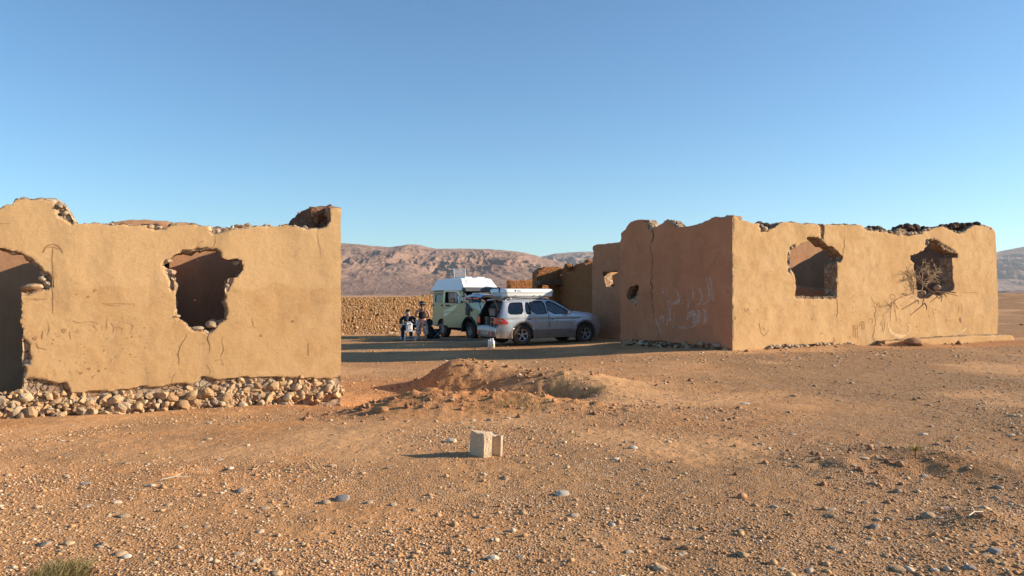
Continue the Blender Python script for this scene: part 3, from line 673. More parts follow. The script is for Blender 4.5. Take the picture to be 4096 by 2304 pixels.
c = Lz(1068, 762); put_rock(B, (Lc[0]+c[0]*LU[0]-.05*LU[1], Lc[1]+c[0]*LU[1]+.05*LU[0], c[1]), (.07, .08, .03), ROCKS, tilt=.1, rz=.38)
c = Lz(195, 588); put_rock(B, (Lc[0]+c[0]*LU[0]-.12*LU[1], Lc[1]+c[0]*LU[1]+.12*LU[0], c[1]), (.18, .2, .06), ROCKS, tilt=.1, rz=.38)
# rubble on the shaded return wall
for k in range(46):
    a = random.uniform(.2, 4.2); X, Y = q0[0]-LS[0]*a, q0[1]-LS[1]*a; h = float(np.interp(a, [0, 1.4, 3.0, 3.35, 3.5, 4.5], [2.9, 2.95, 3.0, 3.0, 3.08, 3.1]))
    s_ = random.uniform(.05, .13); put_rock(B, (X-random.uniform(0, .4), Y+random.uniform(-.1, .1), h-random.uniform(-.02, .08)), (s_, s_, s_*.6))
B.build('rubble', M['stones'], left, LO, smooth=30)
st = [(.017, [(322, 345), (318, 420), (320, 500), (317, 580), (321, 640), (320, 750)]), (.028, [(262, 378), (275, 345), (300, 330), (325, 327), (350, 335), (368, 352), (380, 380)]), (.02, [(285, 348), (322, 341), (362, 358)]), (.014, [(615, 683), (640, 688), (720, 685), (820, 688)]), (.01, [(650, 696), (735, 700)]),
      (.01, [(455, 870), (468, 838), (483, 868)]), (.01, [(440, 856), (485, 852)]), (.012, [(590, 812), (565, 822), (588, 845), (562, 858)]), (.012, [(615, 810), (612, 850)]), (.012, [(612, 832), (640, 822)]), (.012, [(648, 778), (645, 850)]), (.012, [(670, 800), (690, 830), (680, 870)]), (.011, [(700, 830), (745, 832), (735, 870)]), (.011, [(775, 800), (805, 820), (790, 870)]), (.01, [(500, 800), (545, 795), (600, 806)]), (.01, [(440, 790), (470, 800), (500, 798)]),
      (.012, [(215, 918), (232, 950), (290, 966)]), (.014, [(262, 850), (252, 905)]), (.012, [(290, 790), (300, 840), (288, 880)]), (.010, [(148, 655), (290, 660)]), (.01, [(185, 650), (188, 665)]), (.01, [(215, 648), (212, 668), (235, 660)]), (.012, [(420, 850), (430, 905)]), (.02, [(1862, 925), (1864, 1000)]), (.01, [(1520, 770), (1525, 800), (1535, 830)]), (.011, [(1290, 1030), (1340, 1025), (1350, 1055), (1320, 1050)])]
marks('scratch_drawing', st, Lz, Lc, LU, .010, 11, M['scratch'], left, LO, wob=.006, ws=.8)
ck = [(.012, [(1130, 865), (1120, 900), (1090, 950), (1078, 1000), (1082, 1030), (1075, 1060)]), (.009, [(1060, 1100), (1045, 1130), (1035, 1175)]), (.016, [(1262, 862), (1258, 900), (1266, 940), (1258, 985)]), (.010, [(1245, 1050), (1270, 1090), (1262, 1120)]), (.008, [(1292, 270), (1298, 320), (1290, 350)]), (.007, [(1190, 345), (1215, 315), (1240, 312)]), (.007, [(1920, 235), (1918, 290), (1935, 350), (1938, 420)]), (.014, [(405, 1160), (425, 1195), (432, 1222)]), (.010, [(0, 205), (60, 206)]), (.009, [(1340, 880), (1345, 960), (1330, 1010)])]
marks('crack', ck, Lz, Lc, LU, .010, 11, M['crack'], left, LO, wob=.02, ws=.6)
random.seed(5)
sp = [(575, 607, .045), (535, 645, .022), (465, 630, .02), (1768, 790, .04), (1780, 397, .014), (385, 850, .05), (215, 895, .05), (630, 970, .022), (741, 958, .014), (1577, 878, .032), (325, 905, .02), (700, 1005, .014), (540, 1080, .04), (600, 1090, .03), (640, 1080, .02), (490, 1105, .03), (560, 1130, .02)]
sp += [(random.uniform(300, 900), random.uniform(760, 1120), random.uniform(.006, .016)) for _ in range(60)]+[(random.uniform(900, 2000), random.uniform(300, 1100), random.uniform(.004, .010)) for _ in range(50)]
spots('plaster_scars', sp, Lz, Lc, LU, .010, 11, M['scratch'], left, LO)
# ================================================================ RIGHT RUIN
Rc = (6.26, 22.0); RU = nrm2(.91, .415); RS = nrm2(-2.73, 3.3); Rp = plane(Rc, RU)
zr = lambda x, y: (1811.3+x/3.368, 515.7+y/3.368)
Rz = lambda x, y: Rp(*zr(x, y))
# the shaded side: u grows from its far (left) end to the corner
SL = math.hypot(2.73, 3.3); Sf = (Rc[0]+RS[0]*SL, Rc[1]+RS[1]*SL); SU = (-RS[0], -RS[1]); Sp = plane(Sf, SU)
zs = lambda x, y: (1471.7+x/3.84, 528.3+y/3.84)
Sz = lambda x, y: Sp(*zs(x, y))
right = empty('ruined_house', (6.26, 22.0, -.1)); RO = tuple(right.location)
tag(right, 'ochre roofless ruin at the right, two window holes, faded lettering on its shaded side', 'ruin')
toppts = [(104, 92), (130, 90), (150, 108), (165, 125), (230, 140), (290, 152), (340, 160), (356, 190), (372, 206), (400, 214), (440, 206), (470, 190), (492, 172), (512, 152), (560, 143), (650, 142), (656, 152), (740, 156), (820, 160), (870, 166), (960, 165), (1030, 160), (1090, 172), (1150, 166), (1192, 166), (1215, 190), (1250, 200), (1300, 206), (1350, 214), (1420, 224), (1480, 234), (1495, 250), (1512, 216), (1545, 205), (1575, 218), (1600, 244), (1640, 240), (1700, 230), (1740, 212), (1780, 205), (1830, 192), (1880, 182), (1920, 196), (1960, 216), (2000, 238), (2060, 240), (2100, 206), (2140, 176), (2230, 172), (2270, 178), (2310, 198), (2334, 222), (2338, 300), (2345, 500), (2352, 700), (2357, 900), (2354, 1000), (2350, 1105)]
out = xf(toppts, Rz); uR = out[-1][0]; out += [(uR, -.9), (0.0, -.9)]
w1 = [(735, 276), (760, 270), (792, 270), (830, 280), (862, 300), (888, 318), (912, 345), (935, 350), (960, 358), (985, 380), (1010, 402), (1040, 428), (1046, 455), (1020, 480), (990, 492), (990, 600), (990, 700), (992, 778), (900, 779), (800, 776), (700, 774), (640, 776), (640, 700), (638, 600), (622, 575), (606, 545), (592, 500), (598, 450), (606, 400), (622, 372), (660, 345), (700, 320), (740, 305)]
w2 = [(1790, 280), (1830, 300), (1862, 320), (1880, 350), (1920, 375), (1960, 395), (2010, 412), (2020, 430), (2008, 450), (1970, 452), (1972, 560), (1975, 640), (1984, 680), (1980, 722), (1940, 736), (1880, 735), (1862, 770), (1800, 760), (1760, 790), (1700, 790), (1672, 775), (1670, 700), (1660, 620), (1650, 560), (1645, 490), (1612, 462), (1616, 425), (1680, 415), (1700, 395), (1725, 385), (1735, 362), (1770, 340), (1752, 330), (1750, 300)]
HR = [xf(w1, Rz), xf(w2, Rz)]
expR = [xf(k, Rz) for k in ([(340, 160), (420, 214), (400, 232), (350, 210), (335, 180)], [(590, 350), (640, 330), (632, 380), (600, 450), (596, 590), (575, 560), (570, 430)], [(640, 772), (992, 776), (992, 800), (700, 800), (640, 790)],
     [(1480, 215), (1510, 200), (1600, 230), (1720, 220), (1720, 245), (1600, 262), (1480, 255)], [(1240, 195), (1480, 228), (1480, 245), (1240, 215)], [(1740, 285), (1880, 320), (2000, 395), (1990, 420), (1880, 372), (1740, 345)], [(440, 1195), (960, 1168), (960, 1195), (600, 1225), (440, 1240)], [(840, 158), (885, 160), (880, 300), (860, 310)])]
kR = lambda u, z: np.where(z < .25, 0.0, np.where((u < .06), .55, np.where(u > uR-.08, .3, 1.0)))
wall('front_wall', Rc, RU, out, HR, .50, .035, [M['plasterR'], M['core'], M['plasterI']], right, RO, expR, .04, .02, .016, 31, .05, 5, kR)
sidetop = [(323, 330), (322, 290), (325, 262), (345, 225), (380, 195), (400, 160), (440, 115), (470, 102), (500, 96), (560, 93), (598, 97), (612, 130), (630, 160), (650, 168), (690, 160), (740, 130), (775, 97), (830, 98), (850, 120), (880, 148), (905, 166), (960, 160), (1020, 156), (1080, 140), (1120, 124), (1150, 105), (1200, 95), (1230, 74), (1280, 70), (1340, 84), (1370, 62), (1400, 52), (1414, 50)]
out = xf(sidetop, Sz); out = [(0.0, -.9)]+[(max(0, a), b) for a, b in out]+[(SL-.002, out[-1][1]), (SL-.002, -.9)]
hole = [xf([(432, 742), (470, 730), (505, 722), (518, 745), (522, 790), (505, 825), (470, 842), (450, 858), (415, 866), (400, 850), (405, 800), (418, 770)], Sz)]
expS = [xf(k, Sz) for k in ([(400, 850), (500, 825), (510, 880), (485, 930), (430, 880)], [(560, 90), (612, 90), (655, 165), (650, 200), (610, 190), (575, 130)], [(775, 90), (850, 100), (910, 165), (870, 165), (820, 120)],
     [(330, 1262), (440, 1255), (700, 1270), (1000, 1300), (1400, 1345), (1460, 1500), (330, 1500)])]
kS = lambda u, z: np.where(z < .3, 0.0, np.where((u > SL-.06), .55, 1.0))
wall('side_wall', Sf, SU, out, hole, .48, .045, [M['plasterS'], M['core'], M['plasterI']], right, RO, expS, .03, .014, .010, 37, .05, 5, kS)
bk = (Sf[0]+RU[0]*.75, Sf[1]+RU[1]*.75)
seg('hole_backing', bk, SU, [(.0, -.6), (.0, 2.6), (1.6, 2.6), (1.6, -.6)], .2, .08, [M['core']]*3, right, RO, seed=46)  # slab added behind the hole so it looks dark instead of sunlit
# dark broken courses that stand up behind the plaster, and stones of the wall top
B = MB(); D = MB(); random.seed(21)
def rubble_course(xs_, ys_, dep=.30, n=60, size=(.05, .12)):
    pts = xf(list(zip(xs_, ys_)), Rz)
    for k in range(n):
        j = random.randrange(len(pts)-1); t = random.random(); a, b = pts[j], pts[j+1]; u_ = a[0]*(1-t)+b[0]*t; z_ = a[1]*(1-t)+b[1]*t
        s_ = random.uniform(*size); d = dep+random.uniform(-.1, .22)
        put_rock(D, (Rc[0]+u_*RU[0]-RU[1]*d, Rc[1]+u_*RU[1]+RU[0]*d, z_-random.uniform(0, .16)), (s_*1.3, s_, s_*.8), ROCKS)
rubble_course([362, 400, 450, 510], [165, 152, 148, 150], n=30)
rubble_course([1240, 1330, 1370, 1420, 1490], [196, 190, 176, 194, 212], n=45)
rubble_course([1550, 1620, 1700, 1780, 1870], [196, 172, 164, 180, 192], n=80)
rubble_course([1900, 2000, 2080, 2180, 2230], [182, 164, 152, 142, 160], n=80)
rubble_course([820, 870, 960, 1060, 1120], [158, 158, 164, 162, 168], n=24, size=(.03, .06))
D.build('dark_rubble', M['coredark'], right, RO, smooth=25)
for p_, n_, s_ in (([(355, 175), (375, 200), (400, 212)], 7, (.05, .13)), ([(1215, 192), (1350, 214), (1480, 234)], 16, (.03, .06)), ([(1490, 236), (1515, 212), (1545, 206)], 7, (.05, .09)), ([(1600, 244), (1700, 236), (1740, 214), (1790, 204)], 16, (.05, .11)), ([(1890, 190), (1960, 216), (2060, 240), (2110, 205)], 10, (.04, .08)), ([(2230, 172), (2300, 200)], 8, (.04, .07)), ([(1030, 160), (1110, 168)], 6, (.03, .06)), ([(850, 165), (875, 168)], 3, (.04, .06))):
    edge_stones(B, Rz, Rc, RU, p_, n_, s_, (.02, .12), ROUND)
for x, y, r in ((590, 482, .085), (590, 408, .055), (575, 432, .04), (618, 364, .06), (596, 555, .04), (640, 345, .035), (870, 296, .06), (1762, 318, .085), (1800, 290, .07), (1705, 292, .03), (1860, 330, .045), (1905, 375, .05), (1940, 385, .045), (1735, 745, .1), (1990, 490, .03), (1000, 490, .05), (1015, 498, .04), (700, 782, .05), (800, 786, .05), (880, 788, .06), (960, 784, .04), (1850, 700, .12)):
    a, b = Rz(x, y); put_rock(B, (Rc[0]+a*RU[0]-.05*RU[1], Rc[1]+a*RU[1]+.05*RU[0], b), (r, r*.8, r*.85), ROUND)
for p_, n_, s_ in (([(598, 97), (615, 135), (640, 165), (655, 175)], 9, (.04, .09)), ([(775, 95), (835, 100), (890, 158)], 14, (.03, .06)), ([(905, 166), (1020, 156), (1120, 124)], 14, (.03, .06)), ([(1225, 74), (1280, 70), (1330, 84)], 6, (.04, .07)), ([(1370, 62), (1410, 52)], 4, (.03, .05)), ([(440, 115), (500, 97), (560, 94)], 6, (.02, .04))):
    edge_stones(B, Sz, Sf, SU, p_, n_, s_, (.05, .3))
for _ in range(60):
    u_ = random.uniform(.1, SL-.1); X, Y = Sf[0]+u_*SU[0], Sf[1]+u_*SU[1]; s_ = random.uniform(.04, .10)
    put_rock(B, (X+SU[1]*.05, Y-SU[0]*.05, g1(X, Y)+random.uniform(-.02, .16)), (s_*1.3, s_*.8, s_*.7), ROCKS, tilt=.3)
for _ in range(60):
    u_ = random.uniform(1.2, 4.6); X, Y = Rc[0]+u_*RU[0], Rc[1]+u_*RU[1]; s_ = random.uniform(.03, .08)
    put_rock(B, (X+RU[1]*.05, Y-RU[0]*.05, g1(X, Y)+random.uniform(-.02, .10)), (s_*1.3, s_*.8, s_*.7), ROUND, tilt=.3)
B.build('rubble', M['stones'], right, RO, smooth=30)
# plinth along the foot of the front wall
a0 = Rz(1380, 1150)[0]; Pp = (Rc[0]+.34*RU[1], Rc[1]-.34*RU[0]); Pl = plane(Pp, RU)
pe = Pl(*zr(2490, 1105))[0]
o_ = [Pl(*zr(x, y)) for x, y in ((1400, 1156), (1700, 1135), (1900, 1122), (2100, 1108), (2300, 1102), (2460, 1100), (2486, 1118), (2498, 1160), (2490, 1190))]
o_ = o_+[(o_[-1][0]-.05, -.9), (o_[0][0], -.9)]
wall('plinth', Pp, RU, o_, [], .335, .05, [M['plasterR'], M['core'], M['plasterR']], right, RO, [], .03, .012, .012, 41, .03, 4, lambda u, z: np.where(z < -.05, 0.0, 1.0))
# inner walls: back wall (from behind the first window on), right end, inner window jamb
Ib = (Sf[0], Sf[1])
seg('back_wall', Ib, RU, [(5.2, -.8), (5.2, 3.2), (5.6, 3.72), (7, 3.62), (8, 3.68), (9.2, 3.6), (11.0, 3.72), (13, 3.65), (14, 3.7), (14, -.8)], .45, .09, [M['plasterB'], M['coredark'], M['plasterI']], right, RO, seed=43, rimrough=.07)
e1 = (Rc[0]+RU[0]*10.1+RS[0]*4.2, Rc[1]+RU[1]*10.1+RS[1]*4.2)
seg('cross_wall', e1, (-RS[0], -RS[1]), [(0, -.8), (3.75, -.8), (3.75, 3.3), (2.9, 3.6), (1.6, 3.7), (0, 3.75)], .35, .09, [M['plasterI'], M['coredark'], M['plasterI']], right, RO, seed=44, rimrough=.07)
e2 = (Rc[0]+RU[0]*(uR-.02)+RS[0]*4.2, Rc[1]+RU[1]*(uR-.02)+RS[1]*4.2)
# inner partition seen through the first window as a lit brown edge
e3 = (Rc[0]+RU[0]*4.75+RS[0]*2.2, Rc[1]+RU[1]*4.75+RS[1]*2.2)
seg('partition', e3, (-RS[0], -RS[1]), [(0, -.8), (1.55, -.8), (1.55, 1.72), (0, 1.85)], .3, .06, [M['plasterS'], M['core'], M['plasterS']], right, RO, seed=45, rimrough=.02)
# faded lettering on the shaded side
ar = [(.085, [(1168, 642), (1185, 700), (1200, 780), (1204, 850), (1190, 890), (1165, 905), (1120, 912)]), (.085, [(1208, 645), (1220, 720), (1232, 820), (1243, 886)]), (.08, [(1086, 752), (1110, 775), (1126, 815), (1128, 862), (1108, 905), (1075, 915)]), (.06, [(1040, 722), (1044, 800), (1050, 862)]), (.055, [(994, 850), (999, 905), (996, 965)]),
      (.11, [(868, 768), (895, 800), (912, 842), (905, 880), (880, 900), (830, 902), (795, 880)]), (.075, [(742, 748), (752, 785), (766, 808)]), (.06, [(788, 752), (794, 812)]),
      (.13, [(1098, 955), (1100, 1030), (1098, 1100)]), (.10, [(1136, 962), (1160, 975), (1163, 1030), (1148, 1105)]), (.16, [(988, 1062), (1004, 1015), (1035, 990), (1052, 1010), (1058, 1070), (1046, 1108)]), (.07, [(820, 938), (824, 1010), (820, 1085)]), (.05, [(858, 995), (862, 1050), (860, 1105)]), (.055, [(796, 1010), (802, 1065), (782, 1128)]), (.06, [(712, 1130), (722, 1070), (740, 1020), (756, 1030), (762, 1090), (772, 1120)]), (.05, [(682, 1040), (692, 1090), (712, 1135)]),
      (.06, [(1080, 1105), (1040, 1128), (960, 1138), (880, 1135), (840, 1122)]), (.05, [(690, 1190), (708, 1150)]), (.07, [(732, 1155), (730, 1188)]), (.03, [(798, 1172), (785, 1185)])]
mk = marks('lettering', ar, Sz, Sf, SU, .010, 37, M['paintmark'], right, RO)
ck = [(.05, [(640, 180), (655, 215), (657, 280), (640, 320)]), (.02, [(640, 320), (628, 355), (640, 410), (655, 462)]), (.035, [(655, 462), (648, 510), (652, 550)]), (.02, [(652, 550), (640, 600), (648, 650)]), (.05, [(650, 640), (640, 690), (652, 740), (640, 790), (655, 830), (650, 880)]), (.022, [(650, 880), (662, 940), (656, 1000), (672, 1060), (684, 1100)]), (.02, [(684, 1100), (700, 1150), (720, 1240), (700, 1270)]),
      (.035, [(400, 1262), (470, 1255), (600, 1262), (700, 1268), (760, 1262)]), (.03, [(760, 1262), (850, 1285), (960, 1300), (1080, 1310)]), (.02, [(1080, 1310), (1200, 1325), (1380, 1345)])]
marks('crack', ck, Sz, Sf, SU, .010, 37, M['crack'], right, RO, wob=.035, ws=.7)
# scratched drawings and cracks on the sunny front
dw = [(.035, [(1438, 775), (1448, 760), (1470, 758), (1486, 772), (1480, 792), (1460, 798), (1444, 790), (1438, 775)]), (.03, [(1458, 802), (1448, 860), (1442, 930), (1440, 985)]), (.03, [(1470, 820), (1478, 880), (1490, 930), (1494, 990)]), (.03, [(1475, 820), (1490, 850), (1512, 880)]), (.025, [(1495, 855), (1515, 850)]), (.025, [(1490, 862), (1515, 885)]), (.025, [(1458, 815), (1440, 850), (1432, 880)]), (.025, [(1428, 842), (1445, 862), (1455, 882)]),
      (.03, [(1128, 1020), (1165, 1022), (1168, 1128)]), (.03, [(1128, 1020), (1130, 1125)]), (.03, [(1147, 1035), (1149, 1128)]), (.03, [(1130, 1042), (1165, 1045)]), (.035, [(1180, 1035), (1182, 1000), (1198, 988), (1215, 990), (1222, 1010), (1220, 1050), (1198, 1052)]), (.028, [(1200, 990), (1202, 1048)]), (.028, [(1186, 1015), (1220, 1015)]), (.028, [(1255, 990), (1262, 962), (1290, 968), (1292, 1000), (1258, 998)]), (.025, [(1368, 985), (1376, 1050), (1386, 1085)]), (.025, [(1392, 985), (1390, 1060)]),
      (.022, [(208, 870), (215, 905), (238, 875), (240, 905)]), (.022, [(310, 880), (325, 900)]), (.02, [(1312, 820), (1345, 870)]), (.02, [(1345, 820), (1318, 872)]), (.02, [(1350, 825), (1352, 870), (1372, 862)]), (.02, [(1575, 740), (1580, 772), (1598, 765)]), (.02, [(1280, 780), (1312, 850)]), (.02, [(1112, 800), (1140, 760)]), (.02, [(2045, 735), (2095, 745), (2150, 740), (2195, 752)]), (.018, [(2025, 840), (2022, 910)]), (.018, [(2050, 840), (2052, 920)]), (.022, [(330, 1000), (350, 1090), (375, 1110), (410, 1060)]), (.018, [(360, 1030), (385, 1065)])]
marks('scratch_drawing', dw, Rz, Rc, RU, .016, 31, M['scratch'], right, RO, wob=.01)
marks('pale_scar', [(.10, [(1422, 992), (1430, 1040), (1450, 1080), (1490, 1106), (1540, 1112), (1575, 1100)]), (.05, [(1575, 1100), (1605, 1070), (1608, 1030), (1580, 1000)]), (.10, [(2045, 1080), (2070, 1060), (2085, 1040)])], Rz, Rc, RU, .016, 31, M['palemark'], right, RO)
ck = [(.05, [(862, 166), (868, 215), (870, 285)]), (.02, [(1052, 280), (1050, 360), (1035, 440)]), (.03, [(990, 800), (1000, 860), (992, 915), (985, 945)]), (.03, [(1300, 850), (1318, 890), (1310, 940), (1322, 985), (1300, 1040), (1305, 1080), (1290, 1110), (1300, 1145)]), (.03, [(962, 1120), (970, 1150), (960, 1175)]), (.02, [(1490, 250), (1498, 270)]), (.02, [(1800, 870), (1812, 930), (1820, 980)]), (.05, [(400, 1190), (560, 1200), (700, 1192), (900, 1184)])]
marks('crack', ck, Rz, Rc, RU, .016, 31, M['crack'], right, RO, wob=.04, ws=.6)
random.seed(8); sp = [(1002, 658, .03), (782, 968, .05), (1125, 870, .03), (1128, 910, .03), (1100, 1120, .05), (2010, 622, .02), (1665, 1028, .04), (1825, 885, .05), (1920, 975, .06), (1770, 940, .04), (130, 960, .06), (1285, 865, .03), (860, 1085, .04)]
sp += [(random.uniform(900, 2150), random.uniform(760, 1080), random.uniform(.010, .028)) for _ in range(90)]+[(random.uniform(140, 900), random.uniform(300, 1100), random.uniform(.008, .016)) for _ in range(40)]
spots('plaster_scars', sp, Rz, Rc, RU, .016, 31, M['scratch'], right, RO)
a, b = Rz(2038, 975); 
B = MB(); put_rock(B, (Rc[0]+a*RU[0]-.03*RU[1], Rc[1]+a*RU[1]+.03*RU[0], b), (.12, .05, .15), ROCKS, tilt=.1, rz=math.atan2(RU[1], RU[0])); B.build('embedded_stone', M['stones'], right, RO, smooth=30)

# ================================================================ FURTHER RUIN (shaded, behind)
Fp0 = (5.3, 27.35); FU = (-SU[0], -SU[1])      # its shaded wall, going away to the left
far0 = (Fp0[0]+RS[0]*3.45, Fp0[1]+RS[1]*3.45); Fpl = plane(far0, SU)
back = empty('ruined_house', (far0[0], far0[1], 0)); BO = tuple(back.location)
tag(back, 'low shaded ruin wall with a small high window behind the silver car', 'ruin')
zq = lambda x, y: Fpl(1471.7+x/3.84, 528.3+y/3.84)
out = [zq(*p) for p in ((88, 520), (82, 400), (72, 378), (78, 352), (110, 334), (180, 330), (240, 320), (300, 312), (380, 300))]
out = [(0.0, -.8), (0.0, out[0][1])]+[(max(a, 0.0), b) for a, b in out[1:] if a < 1.7]+[(1.75, out[-1][1]-.05), (1.9, 2.95), (3.4, 2.86), (3.96, 2.3), (4.15, 1.9), (4.2, -.8)]
h = [[zq(*p) for p in ((168, 598), (225, 596), (312, 586), (316, 604), (290, 622), (286, 742), (212, 742), (205, 755), (190, 690), (180, 640), (165, 612))]]
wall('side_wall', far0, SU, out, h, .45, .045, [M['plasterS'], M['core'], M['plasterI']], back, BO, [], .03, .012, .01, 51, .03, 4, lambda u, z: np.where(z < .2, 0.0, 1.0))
p_ = (Fp0[0]+2.0*RU[0], Fp0[1]+2.0*RU[1])
# inner walls: a lit one far inside seen through the slot and a shaded one below it
iw = (far0[0]+RU[0]*1.3+RS[0]*.2, far0[1]+RU[1]*1.3+RS[1]*.2)
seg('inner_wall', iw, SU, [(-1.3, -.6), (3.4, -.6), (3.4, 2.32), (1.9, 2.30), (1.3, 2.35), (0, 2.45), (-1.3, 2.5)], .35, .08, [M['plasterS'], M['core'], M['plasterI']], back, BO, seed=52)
seg('end_wall', (far0[0]+.4*RU[0]+.1*RS[0], far0[1]+.4*RU[1]+.1*RS[1]), RU, [(0, -.6), (0, 3.3), (2.0, 3.45), (6, 3.3), (6, -.6)], .4, .08, [M['plasterR'], M['core'], M['plasterI']], back, BO, seed=53)
# ================================================================ RED ADOBE RUIN
Y0 = 33.2; A0 = ((1487-CX)/F*Y0, Y0); A1 = ((1411-CX)/F*37.0, 37.0)      # near right end, far left corner
AL = math.hypot(A1[0]-A0[0], A1[1]-A0[1]); AU = ((A0[0]-A1[0])/AL, (A0[1]-A1[1])/AL); Ap = plane(A1, AU)
adobe = empty('adobe_ruin', (A1[0], A1[1], 0)); AO = tuple(adobe.location)
tag(adobe, 'red mud brick ruin with a broken doorway and lintel between van and right ruin', 'ruin')
out = [Ap(*p) for p in ((1411, 676), (1420, 671), (1426, 676), (1436, 678), (1442, 670), (1452, 664), (1468, 661), (1474, 668), (1487, 660))]
out = [(0.0, -.8)]+out+[(AL+.4, out[-1][1]), (AL+.4, -.8)]
wall('shaded_wall', A1, AU, out, [], .5, .05, [M['adobe'], M['adobe'], M['adobe']], adobe, AO, [], .05, .03, .03, 61, .05, 4)
BU = nrm2(.93, .36); Bp = plane(A1, BU)
out = [Bp(*p) for p in ((1412, 672), (1408, 671), (1396, 672), (1380, 673), (1368, 674), (1356, 680), (1351, 684))]
out = out+[(out[-1][0], -.8), (0.0, -.8)]
hh = [[Bp(*p) for p in ((1364, 716), (1392, 714), (1392, 860), (1364, 860))]]
wall('doorway_wall', A1, BU, out, hh, .55, .05, [M['adobe'], M['adobe'], M['adobe']], adobe, AO, [], .05, .03, .03, 62, .05, 4)
B = MB(); l0 = Bp(1350, 712); l1 = Bp(1411, 712); um = (l0[0]+l1[0])/2; 
B.box((A1[0]+um*BU[0]-.2*BU[1]*0+.02*BU[1], A1[1]+um*BU[1]-.02*BU[0], l1[1]), (abs(l1[0]-l0[0]), .7, .2), math.atan2(BU[1], BU[0]), bev=.02)
B.build('lintel', flat('old_wood', (.16, .09, .055), .9, .3, 6), adobe, AO)
for x, y in ((1429, 672), (1482, 662)):
    B = MB(); q = at(x, y, 35.2); put_rock(B, q, (.24, .2, .22), ROCKS); B.build('mud_lump', M['adobe'], adobe, AO)
iw = (A1[0]+.3, A1[1]+1.9); seg('inner_wall', iw, BU, [(-3, -.6), (-3, 2.2), (-1.2, 2.3), (.6, 2.1), (.6, -.6)], .3, .08, [M['adobe']]*3, adobe, AO, seed=64)
# ================================================================ STONE WALL AT THE BACK
W0 = (-9.6, 42.9); WU = nrm2(.93, .36); Wp = plane(W0, WU)
sw = empty('stone_wall', (-9.6, 42.9, -.7)); WO = tuple(sw.location)
tag(sw, 'low mud wall studded with field stones closing the yard behind the people', 'wall')
ue = Wp(1092, 800)[0]; us = Wp(1066, 800)[0]
out = [(-7, 1.34), (-5, 1.36), (-3, 1.34), (0, 1.36), (2, 1.37), (4, 1.40), (us, 1.45), (us+.02, 1.5), (ue, 1.5), (ue, -1.2), (-7, -1.2)]
M['mudwall'] = rubble('mud_wall', 6.5, cols=((.40, .235, .115), (.33, .185, .085), (.48, .31, .17), (.28, .155, .075)), mortar=(.44, .25, .115), bstr=1.0, w=.22)
wall('wall_body', W0, WU, out, [], .5, .08, [M['mudwall'], M['mudwall'], M['mudwall']], sw, WO, [], .03, .012, .03, 71, .02, 3)
B = MB(); random.seed(31); z = -.62; row = 0
while z < 1.28:
    u = -6.9+(row % 2)*.13
    while u < us-.15:
        s_ = random.choice((.05, .065, .08, .10))*random.uniform(.85, 1.15); zz = z+random.uniform(-.10, .10)
        if random.random() < .6: put_rock(B, (W0[0]+u*WU[0]-.05*WU[1], W0[1]+u*WU[1]+.05*WU[0], zz), (s_*1.05, s_*.85, s_*.85), ROUND, tilt=.6)
        u += random.uniform(.17, .28)
    z += .165; row += 1
B.build('stone_studs', stone_mat('wall_stud_stone', [(.36, .20, .10), (.42, .26, .14), (.52, .36, .21), (.40, .22, .10), (.26, .15, .09)]), sw, WO, smooth=30)
B = MB()
for _ in range(90):
    u = random.uniform(-6, ue); s_ = random.uniform(.03, .12); d = random.uniform(.1, .7); X, Y = W0[0]+u*WU[0]+d*WU[1], W0[1]+u*WU[1]-d*WU[0]
    put_rock(B, (X, Y, g1(X, Y)+s_*.2), (s_*1.2, s_, s_*.6), ROCKS, tilt=.2)
B.build('fallen_stones', M['stones'], sw, WO, smooth=30)
# ================================================================ VEHICLES
def smooth_poly(p, it=2, closed=True):
    p = [tuple(q) for q in p]
    for _ in range(it):
        r = []
        for i in range(len(p)):
            a, b = p[i], p[(i+1) % len(p)]; r += [(a[0]*.75+b[0]*.25, a[1]*.75+b[1]*.25), (a[0]*.25+b[0]*.75, a[1]*.25+b[1]*.75)]
        p = r
    return p
def arc(cx, cz, r, a0, a1, n=14): return [(cx+r*math.cos(R(a0+(a1-a0)*i/n)), cz+r*math.sin(R(a0+(a1-a0)*i/n))) for i in range(n+1)]
def side_sheets(name, outline, holes, cell, yf, mat, parent, sides=(1, -1), lift=0.0, smooth=50):
    if len(sides) > 1:
        for q in sides: o = side_sheets(name, outline, holes, cell, yf, mat, parent, (q,), lift, smooth)
        return o
    sh = sheet(outline, holes, cell); B = MB()
    for s_ in sides:
        y = (yf(sh['u'], sh['v'], sh['so'])+lift)*s_
        q = sh['quads'].tolist() if s_ < 0 else sh['quads'][:, ::-1].tolist()
        B.add(np.stack([sh['u'], y, sh['v']], 1), q)
    return B.build(name, mat, parent, smooth=smooth, fix=False)
